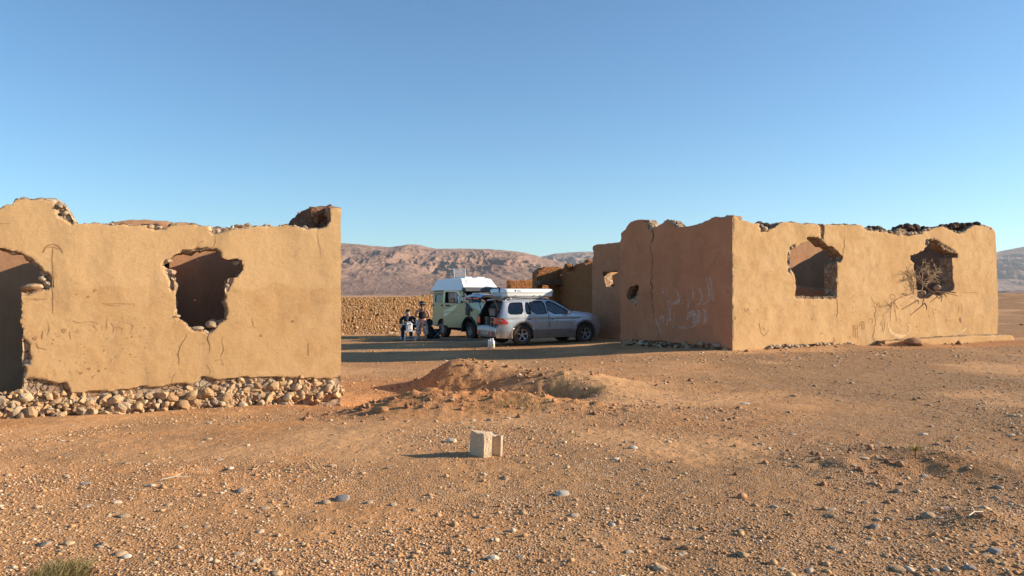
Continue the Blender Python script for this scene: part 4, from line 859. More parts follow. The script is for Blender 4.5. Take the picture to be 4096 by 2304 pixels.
def body_shell(name, outline, holes, cell, yf, mats, parent, crown, classify, K=8):
    """both sides of a vehicle body and the skin across it; classify(x, z) gives a material or None where it is open"""
    sh = sheet(outline, holes, cell); n = len(sh['u']); x, z = sh['u'], sh['v']; y = yf(x, z, sh['so']); B = MB()
    for s_ in (1, -1): B.add(np.stack([x, y*s_, z], 1), sh['quads'].tolist() if s_ < 0 else sh['quads'][:, ::-1].tolist())
    hd = np.min([np.abs(sdf(h, x, z)) for h in holes], 0) if holes else np.full(n, 9.0)
    for a, b in sh['edges']:
        if abs(sh['so'][a]) > cell*.9 or abs(sh['so'][b]) > cell*.9: continue
        mx, mz = (x[a]+x[b])/2, (z[a]+z[b])/2; c = classify(mx, mz, (sh['gu'][a]+sh['gu'][b])/2, (sh['gv'][a]+sh['gv'][b])/2)
        if c is None: continue
        V = []
        for i in (a, b):
            cr = crown(x[i], z[i])
            for k in range(K+1):
                t = 1-2*k/K; q = cr*(1-abs(t)**2.2); V.append((x[i]+sh['gu'][i]*q, y[i]*t, z[i]+sh['gv'][i]*q))
        B.add(V, [(k, k+1, K+2+k, K+1+k) for k in range(K)], c)
    o = B.build(name, mats, parent, smooth=False, fix=False)
    bm = bmesh.new(); bm.from_mesh(o.data); bmesh.ops.remove_doubles(bm, verts=bm.verts, dist=.002); bmesh.ops.recalc_face_normals(bm, faces=bm.faces); bm.to_mesh(o.data); bm.free()
    o.data.shade_smooth(); o.data.set_sharp_from_angle(angle=R(42)); return o
M['silver'] = flat('silver_paint', (.50, .53, .56), .30, .04, 5, metal=.55, spec=.5, bump=0, dirt=.55, coat=.5)
M['bumper'] = flat('silver_bumper', (.33, .35, .37), .42, .06, 5, metal=.5, spec=.5, bump=0, dirt=.8, coat=.2)
M['clad'] = flat('grey_cladding', (.13, .14, .15), .6, .1, 6, bump=.05, dirt=.6)
M['black'] = flat('black_trim', (.018, .018, .02), .6, .2, 10)
M['inside'] = flat('dark_cabin', (.035, .033, .035), .85, .25, 9)
M['tyre'] = flat('tyre_rubber', (.022, .021, .02), .85, .3, 18, dirt=.25)
M['alloy'] = flat('alloy_rim', (.42, .43, .44), .4, .08, 12, metal=.6, dirt=.35)
M['red'] = flat('red_lamp', (.55, .02, .015), .2, .1, 10, spec=.6, coat=.6, bump=0)
M['amber'] = flat('amber_lamp', (.75, .22, .02), .2, .1, 10, spec=.6, coat=.6, bump=0)
M['clearlamp'] = flat('clear_lamp', (.62, .64, .64), .15, .2, 24, spec=.8, coat=.6, bump=.4)
M['chrome'] = flat('bright_metal', (.6, .6, .6), .25, .05, 10, metal=.9)
M['white'] = flat('white_gelcoat', (.80, .81, .80), .35, .03, 4, spec=.4, bump=0, coat=.3)
M['glass'] = glass_mat('window_glass', tr=.42)
M['glassdark'] = glass_mat('tinted_glass', tr=.16)
def wheel(parent, loc, side, R_, w_, spokes, rr, name='wheel'):
    """wheel with tyre and rim; its axle lies across the vehicle, side = -1 means the outer face looks to -y"""
    s = side
    prof = [(rr*1.0, -w_/2), (R_*.93, -w_/2), (R_, -w_*.36), (R_*1.005, 0), (R_, w_*.36), (R_*.93, w_/2), (rr*1.0, w_/2), (rr*.97, w_*.38), (rr*.97, -w_*.38)]
    B = MB(); n = 40; V = [(r*math.cos(2*math.pi*j/n), h, r*math.sin(2*math.pi*j/n)) for r, h in prof for j in range(n)]; k = len(prof)
    B.add(np.array(V)+np.array(loc), [(i*n+j, i*n+(j+1) % n, ((i+1) % k)*n+(j+1) % n, ((i+1) % k)*n+j) for i in range(k) for j in range(n)])
    for j in range(n):         # tread lugs
        a = 2*math.pi*(j+.5)/n; c, q = math.cos(a), math.sin(a)
        for yy, d in ((-w_*.28, .03), (w_*.28, -.03)):
            Mx = Matrix.Translation(Vector(loc)+Vector((c*R_*1.005, yy, q*R_*1.005))) @ Matrix.Rotation(-a, 4, 'Y'); B.box((0, 0, 0), (.022, w_*.36, R_*.09), M=Mx)
    t = B.build(name, M['tyre'], parent, smooth=40)
    B = MB(); y0 = s*w_*.40
    ring = [(rr*1.0, y0), (rr*.97, y0+s*.012), (rr*.90, y0+s*.004), (rr*.88, y0-s*.05), (rr*.93, y0-s*.06)]
    V = [(r*math.cos(2*math.pi*j/n), h, r*math.sin(2*math.pi*j/n)) for r, h in ring for j in range(n)]
    B.add(np.array(V)+np.array(loc), [(i*n+j, i*n+(j+1) % n, (i+1)*n+(j+1) % n, (i+1)*n+j) for i in range(len(ring)-1) for j in range(n)])
    for k in range(spokes):
        a = 2*math.pi*k/spokes+.3; d = Vector((math.cos(a), 0, math.sin(a))); e = Vector((-math.sin(a), 0, math.cos(a))); L0 = Vector(loc)
        pts = []
        for rr_, w2, yo in ((.12, .22, -.030), (.5, .17, -.012), (.93, .27, 0)):
            pts += [L0+d*rr*rr_+e*rr*w2/2*1.0+Vector((0, y0+s*yo, 0)), L0+d*rr*rr_-e*rr*w2/2+Vector((0, y0+s*yo, 0))]
        q = [p-Vector((0, s*.03, 0)) for p in pts]; allp = [list(p) for p in pts+q]
        B.add(allp, [(0, 1, 3, 2), (2, 3, 5, 4), (6, 8, 9, 7), (8, 10, 11, 9), (0, 2, 8, 6), (2, 4, 10, 8), (1, 7, 9, 3), (3, 9, 11, 5)])
    h = [(rr*.26, y0-s*.05), (rr*.26, y0-s*.015), (rr*.20, y0-s*.002), (.001, y0)]
    V = [(r*math.cos(2*math.pi*j/n), hh, r*math.sin(2*math.pi*j/n)) for r, hh in h for j in range(n)]
    B.add(np.array(V)+np.array(loc), [(i*n+j, i*n+(j+1) % n, (i+1)*n+(j+1) % n, (i+1)*n+j) for i in range(3) for j in range(n)])
    B.build('rim', M['alloy'], t, smooth=30)
    B = MB(); h = [(rr*.93, y0-s*.055), (.001, y0-s*.06)]
    V = [(r*math.cos(2*math.pi*j/n), hh, r*math.sin(2*math.pi*j/n)) for r, hh in h for j in range(n)]
    B.add(np.array(V)+np.array(loc), [(j, (j+1) % n, n+(j+1) % n, n+j) for j in range(n)]); B.build('brake_disc', M['black'], t, smooth=30)
    return t
# ---------------------------------------------------------------- silver estate car
CA = R(27); CO = (-.02, 27.75); CG = -.205
car = empty('parked_car', (CO[0], CO[1], CG), CA)
tag(car, 'dusty silver estate car with its tailgate raised, parked in front of the van', 'car')
def cy(x, z, s):
    w_ = .905-.03*np.clip((.45-z)/.2, 0, 1)-.012*((z-.75)/.3)**2*(z < 1.05)
    w_ = w_-np.clip(z-1.02, 0, 1)*.40-.012*np.clip((z-1.0)/.04, 0, 1)
    w_ = w_+.022*np.exp(-((np.hypot(x, z-.35)-.47)/.09)**2)+.022*np.exp(-((np.hypot(x-2.56, z-.35)-.47)/.09)**2)
    w_ = w_-.16*np.clip((x-2.75)/.55, 0, 1)**2.0-.14*np.clip((-.55-x)/.4, 0, 1)**2
    w_ = w_-.012*np.exp(-((z-.885)/.02)**2)*(x < 2.6)
    d = np.clip(-s, 0, .10); top_ = (z > .6)
    return w_-(.10-np.sqrt(np.maximum(0, .01-(.10-d)**2)))*.75*top_
arcR = arc(0, .36, .425, 200, -20, 22); arcF = arc(2.56, .36, .425, 200, -20, 22)
low = [(-.94, .26), (-.41, .235)]+arcR[1:-1]+[(.41, .24), (1.3, .24), (2.14, .24)]+arcF[1:-1]+[(2.98, .25), (3.20, .28)]
top_ = [(3.30, .40), (3.34, .62), (3.31, .76), (3.25, .88), (3.12, .97), (2.85, 1.06), (2.50, 1.11), (2.14, 1.135), (2.06, 1.15), (1.80, 1.31), (1.45, 1.50), (1.25, 1.565), (.85, 1.60), (.30, 1.60), (-.25, 1.58), (-.66, 1.545), (-.70, 1.52), (-.78, 1.30), (-.90, 1.00), (-.94, .80), (-.95, .66), (-.99, .62), (-1.01, .50), (-.98, .32)]
carout = low+top_
wq = smooth_poly([(-.56, 1.08), (-.53, 1.30), (-.44, 1.46), (-.30, 1.475), (.02, 1.48), (.06, 1.46), (.03, 1.09), (-.25, 1.07)], 1)
wr1 = smooth_poly([(.12, 1.075), (.16, 1.46), (.24, 1.49), (.30, 1.48), (.34, 1.10), (.30, 1.07)], 1)
wr2 = smooth_poly([(.39, 1.07), (.30, 1.46), (.36, 1.50), (.80, 1.515), (.92, 1.50), (.98, 1.12), (.95, 1.07)], 1)
wf = smooth_poly([(1.07, 1.07), (1.00, 1.48), (1.06, 1.51), (1.22, 1.50), (1.45, 1.40), (1.82, 1.18), (1.86, 1.12), (1.80, 1.07)], 1)
dr_ = [(.10, 1.53), (.09, 1.05), (.10, .80), (.30, .62), (.40, .52), (1.03, .52), (1.02, 1.05), (.97, 1.545)]
df_ = [(.985, 1.545), (1.035, 1.05), (1.045, .52), (2.05, .52), (2.02, .80), (2.00, 1.06), (1.86, 1.185), (1.50, 1.42), (1.26, 1.52)]
cell = .035
def ccls(x, z, gx, gz_):
    if z < .30: return 2
    if x < -.60 and .64 < z < 1.53: return None
    if 1.30 < x < 2.10 and z > 1.14 and gz_ > .3: return None
    if x < -.9 and z <= .66: return 1
    if x > 3.1 and z < .78: return 1
    return 0
ccr = lambda x, z: .05 if z > 1.4 else (.10 if x > 3.0 else (.06 if x < -.8 else .05))
body_shell('body', carout, [dr_, df_, wq], cell, cy, [M['silver'], M['bumper'], M['black']], car, ccr, ccls)
for nm, o_, hs, gl in (('rear_door', dr_, [wr1, wr2], 'glassdark'), ('front_door', df_, [wf], 'glass')):
    for s_ in (1, -1):
        oi = [((a-sum(p[0] for p in o_)/len(o_))*.991+sum(p[0] for p in o_)/len(o_), (b-1.0)*.994+1.0) for a, b in o_]
        cyd = lambda x, z, s, o=carout: cy(x, z, sdf(o, x, z))
        d = side_sheets(nm, oi, hs, .03, cyd, M['silver'], car, (s_,), .004)
        for h in hs: side_sheets('window', [(a+(a-sum(p[0] for p in h)/len(h))*.05, b+(b-1.28)*.04) for a, b in h], [], .05, cyd, M[gl], d, (s_,), -.022)
        B = MB(); hx = .25 if nm == 'rear_door' else 1.17
        yy = float(cy(np.array([hx]), np.array([.92]), np.array([-1.0]))[0])
        B.box((hx, s_*(yy+.018), .925), (.17, .035, .032), bev=.012); B.build('handle', M['silver'], d, smooth=True)
        B = MB(); B.prism(arc(hx, .91, .05, 0, 360, 12)[:-1], s_*(yy-.002), s_*(yy+.006), lambda a, b, h: (a, h, (b-.91)*.7+.91)); B.build('handle_recess', M['black'], d)
        # black seam round the window
        for h in hs:
            B = MB(); P = [(a, float(cyd(np.array([a]), np.array([b]), 0)[0])*s_, b) for a, b in h]; B.tube(P+[P[0]], .011, 4, cap=False); B.build('window_seal', M['black'], d)
B = MB()
for s_ in (1, -1):
    P = [(a, float(cy(np.array([a]), np.array([b]), sdf(carout, np.array([a]), np.array([b])))[0])*s_, b) for a, b in wq]; B.tube(P+[P[0]], .011, 4, cap=False)
B.build('window_seal', M['black'], car)
side_sheets('rear_quarter_window', [(a*1.03, b+(b-1.28)*.04) for a, b in wq], [], .05, lambda x, z, s: cy(x, z, sdf(carout, x, z)), M['glassdark'], car, (1, -1), -.022)
# lower cladding, wheel arch lips, side strip
cl = [(.43, .245), (2.13, .245), (2.10, .40), (2.06, .505), (.40, .505), (.36, .56), (.44, .40)]
side_sheets('sill_cladding', cl, [], .04, lambda x, z, s: cy(x, z, s*0-1), M['clad'], car, (1, -1), .016)
for s_ in (1, -1):
    B = MB(); B.box((1.25, s_*.925, .54), (1.7, .02, .03), bev=.008); B.build('side_moulding', M['bumper'], car)
for cx_ in (0, 2.56):
    for s_ in (1, -1):
        B = MB(); P = arc(cx_, .36, .432, 195, -15, 20); V = []; 
        for a, b in P:
            for q, w2 in ((.99, .80), (.99, .915), (1.08, .925), (1.10, .90)): V.append((cx_+(a-cx_)*q, s_*w2, .36+(b-.36)*q))
        B.add(V, [(i*4+j, i*4+j+1, i*4+5+j, i*4+4+j) for i in range(len(P)-1) for j in range(3)]); B.build('wheel_arch', M['clad'], car, smooth=40)
        B = MB(); P = arc(cx_, .36, .44, 200, -20, 16); B.add([(a, s_*w2, b) for a, b in P for w2 in (.86, .45)], [(2*i, 2*i+1, 2*i+3, 2*i+2) for i in range(len(P)-1)]); B.build('arch_liner', M['black'], car)
for cx_, zz in ((-.02, .35), (2.56, .35)):
    for s_ in (1, -1): wheel(car, (cx_, s_*.79, zz), s_, .352, .235, 5, .215)
# windscreen, front lamps, grille
ws = [(2.07, 1.16), (1.80, 1.335), (1.47, 1.515), (1.30, 1.57)]; B = MB(); V = []
for a, b in ws:
    yy = float(cy(np.array([a]), np.array([b]), np.array([-.03]))[0])
    for k in range(9): t = 1-2*k/8; q = .05*(1-t*t); V.append((a+q*.6, yy*t, b+q*.6))
B.add(V, [(r*9+k, r*9+k+1, (r+1)*9+k+1, (r+1)*9+k) for r in range(3) for k in range(8)]); B.build('windscreen', M['glass'], car, smooth='all')
for s_ in (1, -1):
    B = MB()
    V = [(3.02, .80, .93), (3.16, .76, .92), (3.30, .62, .86), (3.36, .42, .84), (3.37, .42, .74), (3.31, .64, .73), (3.18, .80, .77), (3.03, .845, .82)]
    V = [(a-.02, s_*b, c) for a, b, c in V]; V2 = [(a-.12, b*.93, c) for a, b, c in V]; B.add(V+V2, [tuple(range(8)), tuple(range(8, 16))]+[(i, (i+1) % 8, 8+(i+1) % 8, 8+i) for i in range(8)]); B.build('headlight', M['clearlamp'], car)
    B = MB(); yy = .885; B.lathe([(.001, 0), (.045, 0), (.04, .012), (.001, .014)], (2.12, s_*.893, .905), 'y', 12); B.build('side_repeater', M['red'], car)
    # rear lamp cluster: red with an amber upper inner part
    L_ = smooth_poly([(-.965, .735), (-.925, .84), (-.855, .965), (-.77, .93), (-.66, .865), (-.585, .80), (-.58, .735), (-.75, .725)], 1)
    cyl_ = lambda x, z, s: cy(x, z, s*0-1)
    side_sheets('tail_light', L_, [], .03, cyl_, M['red'], car, (s_,), .012)
    A_ = [(-.925, .85), (-.855, .955), (-.80, .935), (-.79, .845)]
    side_sheets('indicator_lamp', A_, [], .02, cyl_, M['amber'], car, (s_,), .018)
    B = MB(); B.box((-.965, s_*.70, .85), (.03, .26, .22), bev=.02); B.build('tail_light_side', M['red'], car)
    B = MB(); B.lathe([(.001, -.03), (.07, -.03), (.065, -.012), (.001, 0)], (-1.045, s_*.55, .40), 'x', 16, sc=(1, .75)); B.build('rear_fog_lamp', M['red'], car)
    # door mirror
    B = MB(); B.box((1.80, s_*1.0, 1.13), (.10, .19, .15), rz=s_*.2, bev=.035); B.build('mirror', M['silver'], car, smooth=True)
    # roof rail
    B = MB(); P = [(-.55, s_*.60, 1.56), (-.48, s_*.60, 1.615), (.2, s_*.60, 1.645), (.9, s_*.60, 1.64), (1.15, s_*.60, 1.61), (1.22, s_*.60, 1.575)]; B.tube(P, .018, 6); B.build('roof_rail', M['alloy'], car, smooth=True)
B = MB(); B.box((3.335, 0, .80), (.06, .74, .12), bev=.02); B.build('grille', M['black'], car)
B = MB(); B.box((3.28, 0, .50), (.22, 1.44, .20), bev=.05); B.build('front_bumper_guard', M['clad'], car, smooth=True)
# rear bumper with darker top step
B = MB(); B.box((-.95, 0, .655), (.14, 1.42, .035), bev=.012); B.build('bumper_step', M['clad'], car)
B = MB(); B.box((-1.045, 0, .45), (.02, .52, .12), bev=.004); B.build('number_plate', flat('yellowed_plate', (.62, .60, .50), .5), car)
# cabin: floor, seats, dash, lining round the boot opening
B = MB(); B.box((1.1, 0, .34), (3.3, 1.6, .06)); B.box((-.55, 0, .60), (.8, 1.30, .05)); B.box((2.0, 0, .95), (.35, 1.5, .25), bev=.05); B.build('cabin_floor', M['inside'], car)
B = MB()
for y_ in (-.40, .40):
    B.box((1.35, y_, .72), (.5, .5, .2), bev=.06); B.box((0, 0, 0), (.14, .48, .62), M=Matrix.Translation((1.08, y_, 1.02)) @ Matrix.Rotation(-.2, 4, 'Y'), bev=.06); B.box((1.00, y_, 1.40), (.10, .26, .17), bev=.04)
    B.box((0, 0, 0), (.14, .6, .52), M=Matrix.Translation((.12, y_*.9, .98)) @ Matrix.Rotation(-.2, 4, 'Y'), bev=.05); B.box((.06, y_*.9, 1.30), (.09, .24, .14), bev=.04)
B.box((.40, 0, .70), (.5, 1.25, .2), bev=.06); B.build('seat', flat('grey_seat_fabric', (.07, .07, .075), .9), car, smooth=True)
B = MB(); B.lathe([(.17, -.012), (.19, 0), (.17, .012), (.155, 0)], (1.72, .38, 1.0), 'x', 18); B.build('steering_wheel', M['black'], car)
lin = [(-.66, 1.50), (1.25, 1.52), (1.9, 1.16), (2.0, .6), (-.92, .6), (-.92, .80), (-.80, 1.15)]
side_sheets('cabin_lining', lin, [[(a, b) for a, b in wq], wr1, wr2, wf], .04, lambda x, z, s: cy(x, z, s*0-1), M['inside'], car, (1, -1), -.06)
B = MB(); B.box((.3, 0, 1.535), (1.9, 1.2, .02)); B.build('headlining', M['inside'], car)
B = MB()
for s_ in (1, -1): B.tube([(-.665, s_*.62, 1.52), (-.76, s_*.70, 1.30), (-.88, s_*.775, 1.00), (-.945, s_*.80, .80), (-.955, s_*.78, .67)], .035, 6)
B.tube([(-.665, -.62, 1.52), (-.665, .62, 1.52)], .03, 6); B.build('boot_frame', M['inside'], car, smooth=True)
# raised tailgate
tg = [(-.70, 1.575), (-.88, 1.67), (-1.08, 1.74), (-1.28, 1.755), (-1.43, 1.72), (-1.50, 1.64)]; wid = [.58, .60, .64, .66, .66, .60]
B = MB(); K = 8; V = []; W = []
for (a, b), w2 in zip(tg, wid):
    for k in range(K+1): t = 1-2*k/K; V.append((a, w2*t, b+.05*(1-t*t)))
    for k in range(K+1): t = 1-2*k/K; W.append((a+.01, w2*.97*t, b-.085+.03*(1-t*t)))
n1 = K+1; N = len(tg)*n1
Fo = [(r*n1+k, r*n1+k+1, (r+1)*n1+k+1, (r+1)*n1+k) for r in range(len(tg)-1) for k in range(K) if not (r in (0, 1) and 1 <= k <= K-2)]
B.add(V, Fo); 
tgo = B.build('tailgate', M['silver'], car, smooth='all')
B = MB(); B.add(W, [f[::-1] for f in Fo]); B.add(V+W, [(r*n1+e, (r+1)*n1+e, N+(r+1)*n1+e, N+r*n1+e) for r in range(len(tg)-1) for e in (0, K)]+[((len(tg)-1)*n1+k, (len(tg)-1)*n1+k+1, N+(len(tg)-1)*n1+k+1, N+(len(tg)-1)*n1+k) for k in range(K)]); B.build('tailgate_lining', M['inside'], tgo, smooth=30)
B = MB(); B.add([(a, b_, c-.02) for a, b_, c in V[:3*n1]], [(r*n1+k, r*n1+k+1, (r+1)*n1+k+1, (r+1)*n1+k) for r in (0, 1) for k in range(1, K-1)]); B.build('tailgate_window', M['glassdark'], tgo, smooth='all')
B = MB(); B.box((-1.475, -.22, 1.625), (.05, .48, .06), bev=.01); B.box((-1.475, .32, 1.625), (.05, .36, .06), bev=.01); B.build('lamp_strip', M['red'], tgo)
B = MB(); B.box((-1.38, 0, 1.80), (.10, .5, .03), bev=.01); B.build('tailgate_handle', M['chrome'], tgo)
for s_ in (1, -1):
    B = MB(); B.tube([(-.84, s_*.72, 1.12), (-1.02, s_*.62, 1.64)], .012, 6); B.build('gas_strut', M['black'], car)
# load in the boot
def cw(x, y, z): a = car.matrix_basis; return Vector((CO[0]+x*math.cos(CA)-y*math.sin(CA), CO[1]+x*math.sin(CA)+y*math.cos(CA), CG+z))
bx = empty('storage_box', cw(-.62, -.05, 1.0), CA); tag(bx, 'greyish brown storage box on top of the load in the open car boot', 'box')
B = MB(); B.box((0, 0, .12), (.36, .44, .24), bev=.02); B.build('box_body', flat('brown_grey_plastic', (.20, .17, .16), .5), bx); B = MB(); B.box((0, 0, .245), (.39, .47, .03), bev=.01); B.build('lid', flat('grey_lid', (.28, .28, .29), .5), bx)
bx = empty('carton', cw(-.63, .40, .63), CA); tag(bx, 'dark carton standing upright at the far side of the open car boot', 'box')
B = MB(); B.box((0, 0, .17), (.34, .36, .34), bev=.008); B.build('carton_body', flat('dark_carton', (.10, .075, .06), .85), bx); B = MB(); B.box((-.172, 0, .17), (.004, .05, .34)); B.build('tape', flat('tape', (.35, .28, .18), .5), bx)
bx = empty('crate', cw(-.68, -.22, .63), CA); tag(bx, 'open frame crate with pale edges at the near side of the boot', 'crate')
B = MB()
for a in (-.16, .16):
    for b in (-.15, .15): B.box((a, b, .165), (.022, .022, .33))
B.build('post', M['alloy'], bx)
B = MB()
for zz in (.02, .17, .32):
    for a in (-.16, .16): B.box((a, 0, zz), (.022, .30, .022))
    for b in (-.15, .15): B.box((0, b, zz), (.32, .022, .022))
B.build('rail', M['alloy'], bx); B = MB(); B.box((0, 0, .09), (.26, .24, .14), bev=.03); B.box((0, 0, .24), (.26, .22, .12), bev=.03); B.build('filling', flat('cloth_bundle', (.26, .20, .17), .9, .4), bx)
bx = empty('red_canister', cw(-.74, .14, .63), CA); tag(bx, 'narrow black bag with a red edge in the open car boot', 'bag')
B = MB(); B.box((0, 0, .17), (.2, .24, .34), bev=.04); B.build('bag_body', M['black'], bx); B = MB(); B.box((-.09, .115, .17), (.03, .02, .34), bev=.005); B.build('edge_binding', M['red'], bx)
bx.name = 'bag'
# ---------------------------------------------------------------- hard roof tent on the car
rt = empty('roof_tent', cw(.40, 0, 1.66), CA); tag(rt, 'closed white hard shell roof tent carried on top of the silver car', 'roof tent')
def rbox(B, x0, x1, w0, z0, z1, r, taper=0.0, m=0, n=6):
    """rounded flat shell: plan with round corners, softened top edge"""
    lay = [(z0, 0), (z0+(z1-z0)*.6, 0), (z0+(z1-z0)*.85, .02), (z1, .07), (z1+.006, .3)]
    V = []; cnt = 4*(n+1)
    for z_, ins in lay:
        for qx, qy, a0 in ((x1, w0, 0), (x0, w0, 90), (x0, -w0, 180), (x1, -w0, 270)):
            for k in range(n+1):
                a = R(a0+90*k/n); sx = 1 if qx == x1 else -1; sy = 1 if qy > 0 else -1
                V.append((qx-sx*(r+ins*1.0)+r*math.cos(a), qy-sy*(r+ins)+r*math.sin(a), z_+taper*(qx-x0)/(x1-x0)*0))
    Fc = [(i*cnt+j, i*cnt+(j+1) % cnt, (i+1)*cnt+(j+1) % cnt, (i+1)*cnt+j) for i in range(len(lay)-1) for j in range(cnt)]+[tuple(range(cnt))[::-1], tuple(range(4*cnt, 5*cnt))]
    B.add(V, Fc, m)
B = MB(); rbox(B, -1.0, 1.02, .62, .165, .30, .16); tb = B.build('upper_shell', M['white'], rt, smooth=40)
B = MB(); V0 = MB(); rbox(V0, -.985, 1.0, .61, 0, .14, .15); v = V0.v[0]; v[:, 2] = .145-v[:, 2]; B.add(v, V0.f); B.build('lower_shell', M['white'], rt, smooth=40)
B = MB(); rbox(B, -.97, .99, .598, .138, .168, .15); B.build('seal', M['black'], rt)
B = MB(); B.lathe([(.001, 0), (.11, 0), (.10, -.012), (.001, -.014)], (-1.0, -.25, .235), 'x', 16, sc=(.45, 1.0)); B.build('vent', M['black'], rt)
B = MB(); 
for y_ in (-.3, .3): B.box((-.995, y_*0+y_, .15), (.03, .06, .1), bev=.01)
for x_ in (-.55, .2, .45): B.box((x_, -.622, .06), (.05, .02, .03), bev=.006)
B.build('latch', M['chrome'], rt)
B = MB(); B.prism(arc(-.56, .235, .034, 0, 360, 8)[:-1], -.624, -.618, lambda a, b, h: (a, h, b)); 
for (x0, x1, z0, z1) in ((-.48, -.455, .215, .255), (-.455, -.43, .255, .215), (-.43, -.40, .225, .24), (-.40, -.375, .24, .222), (-.375, -.34, .222, .238), (-.50, -.34, .212, .214)): B.tube([(x0, -.621, z0), (x1, -.621, z1)], .006, 4)
B.build('emblem', M['black'], rt)
B = MB()
for x_ in (-.75, .55):
    B.box((x_, 0, -.03), (.06, 1.26, .045), bev=.01)
    for s_ in (1, -1): B.box((x_, s_*.6, -.055), (.09, .05, .07), bev=.015)
B.build('crossbar', M['alloy'], rt)

# ---------------------------------------------------------------- camper van
VA = math.atan2(-.835, .55); VO = (-1.155, 36.47); VG = -.53
van = empty('camper_van', (VO[0], VO[1], VG), VA)
tag(van, 'pale green high wheeled camper van with a white raised roof and bonnet snorkel', 'van')
M['olive'] = flat('pale_green_paint', (.56, .48, .25), .5, .05, 3, spec=.35, bump=0, dirt=.35, coat=.1)
M['cream'] = flat('sunlit_yellow_paint', (.84, .80, .50), .5, .04, 3, spec=.35, bump=0, coat=.1)  # brightened so the colour carries sunlight on the door frame and wing
M['navy'] = flat('navy_bumper', (.022, .03, .07), .5, .2, 6, dirt=.2)
M['dgrey'] = flat('dark_grey_plastic', (.07, .075, .08), .6, .15, 8)
def vy(x, z, s):
    w_ = .985-.04*np.clip((z-1.6)/.65, 0, 1)-.02*np.clip((.8-z)/.3, 0, 1)-.012*np.exp(-((z-1.15)/.015)**2)
    w_ = w_-.16*np.clip((x-.35)/.45, 0, 1)**1.6-.05*np.clip((x+.1)/.8, 0, 1)*(z > 1.0)
    d = np.clip(-s, 0, .08); return w_-(.08-np.sqrt(np.maximum(0, .0064-(.08-d)**2)))*.6*(z > .9)
af = arc(-.02, .40, .62, 190, -8, 20); ar_ = arc(-2.72, .36, .52, 190, -10, 18)
vout = [(-3.72, .52), (-3.30, .48)]+[p for p in ar_ if p[1] > .48]+[(-2.1, .48), (-.72, .50)]+[p for p in af if p[1] > .52]+[(.66, .62), (.76, .66)]
vout += [(.80, .95), (.79, 1.24), (.72, 1.30), (.40, 1.44), (-.12, 1.64), (-.20, 1.70), (-.55, 2.12), (-.66, 2.25), (-.9, 2.28), (-3.60, 2.28), (-3.70, 2.22), (-3.74, 1.4)]
wv = [(-2.40, 1.66), (-2.40, 2.21), (-2.34, 2.23), (-1.30, 2.23), (-1.24, 2.20), (-.62, 1.70), (-.62, 1.66)]
dv = [(-2.53, 2.27), (-2.53, .56), (-.86, .56), (-.78, .90), (-.50, 1.10), (-.46, 1.60), (-.48, 1.84), (-.62, 2.0), (-.95, 2.27)]
wb = [(-3.40, 1.73), (-3.40, 2.02), (-3.37, 2.05), (-2.75, 2.05), (-2.72, 2.02), (-2.72, 1.73), (-2.75, 1.70), (-3.37, 1.70)]
def vcls(x, z, gx, gz_):
    if z < .52 or (gz_ < -.3 and z < 1.3): return 1
    if -.62 < x < -.16 and z > 1.66: return None
    if x > -.16 and x < .76 and z > 1.25: return 2
    if x > .6 and z < .95: return 1
    return 0
body_shell('body', vout, [dv, wb], .05, vy, [M['olive'], M['dgrey'], M['cream']], van, lambda x, z: .10 if x > .6 else (.06 if x > -.7 else .02), vcls)
cv = sum(p[0] for p in dv)/len(dv)
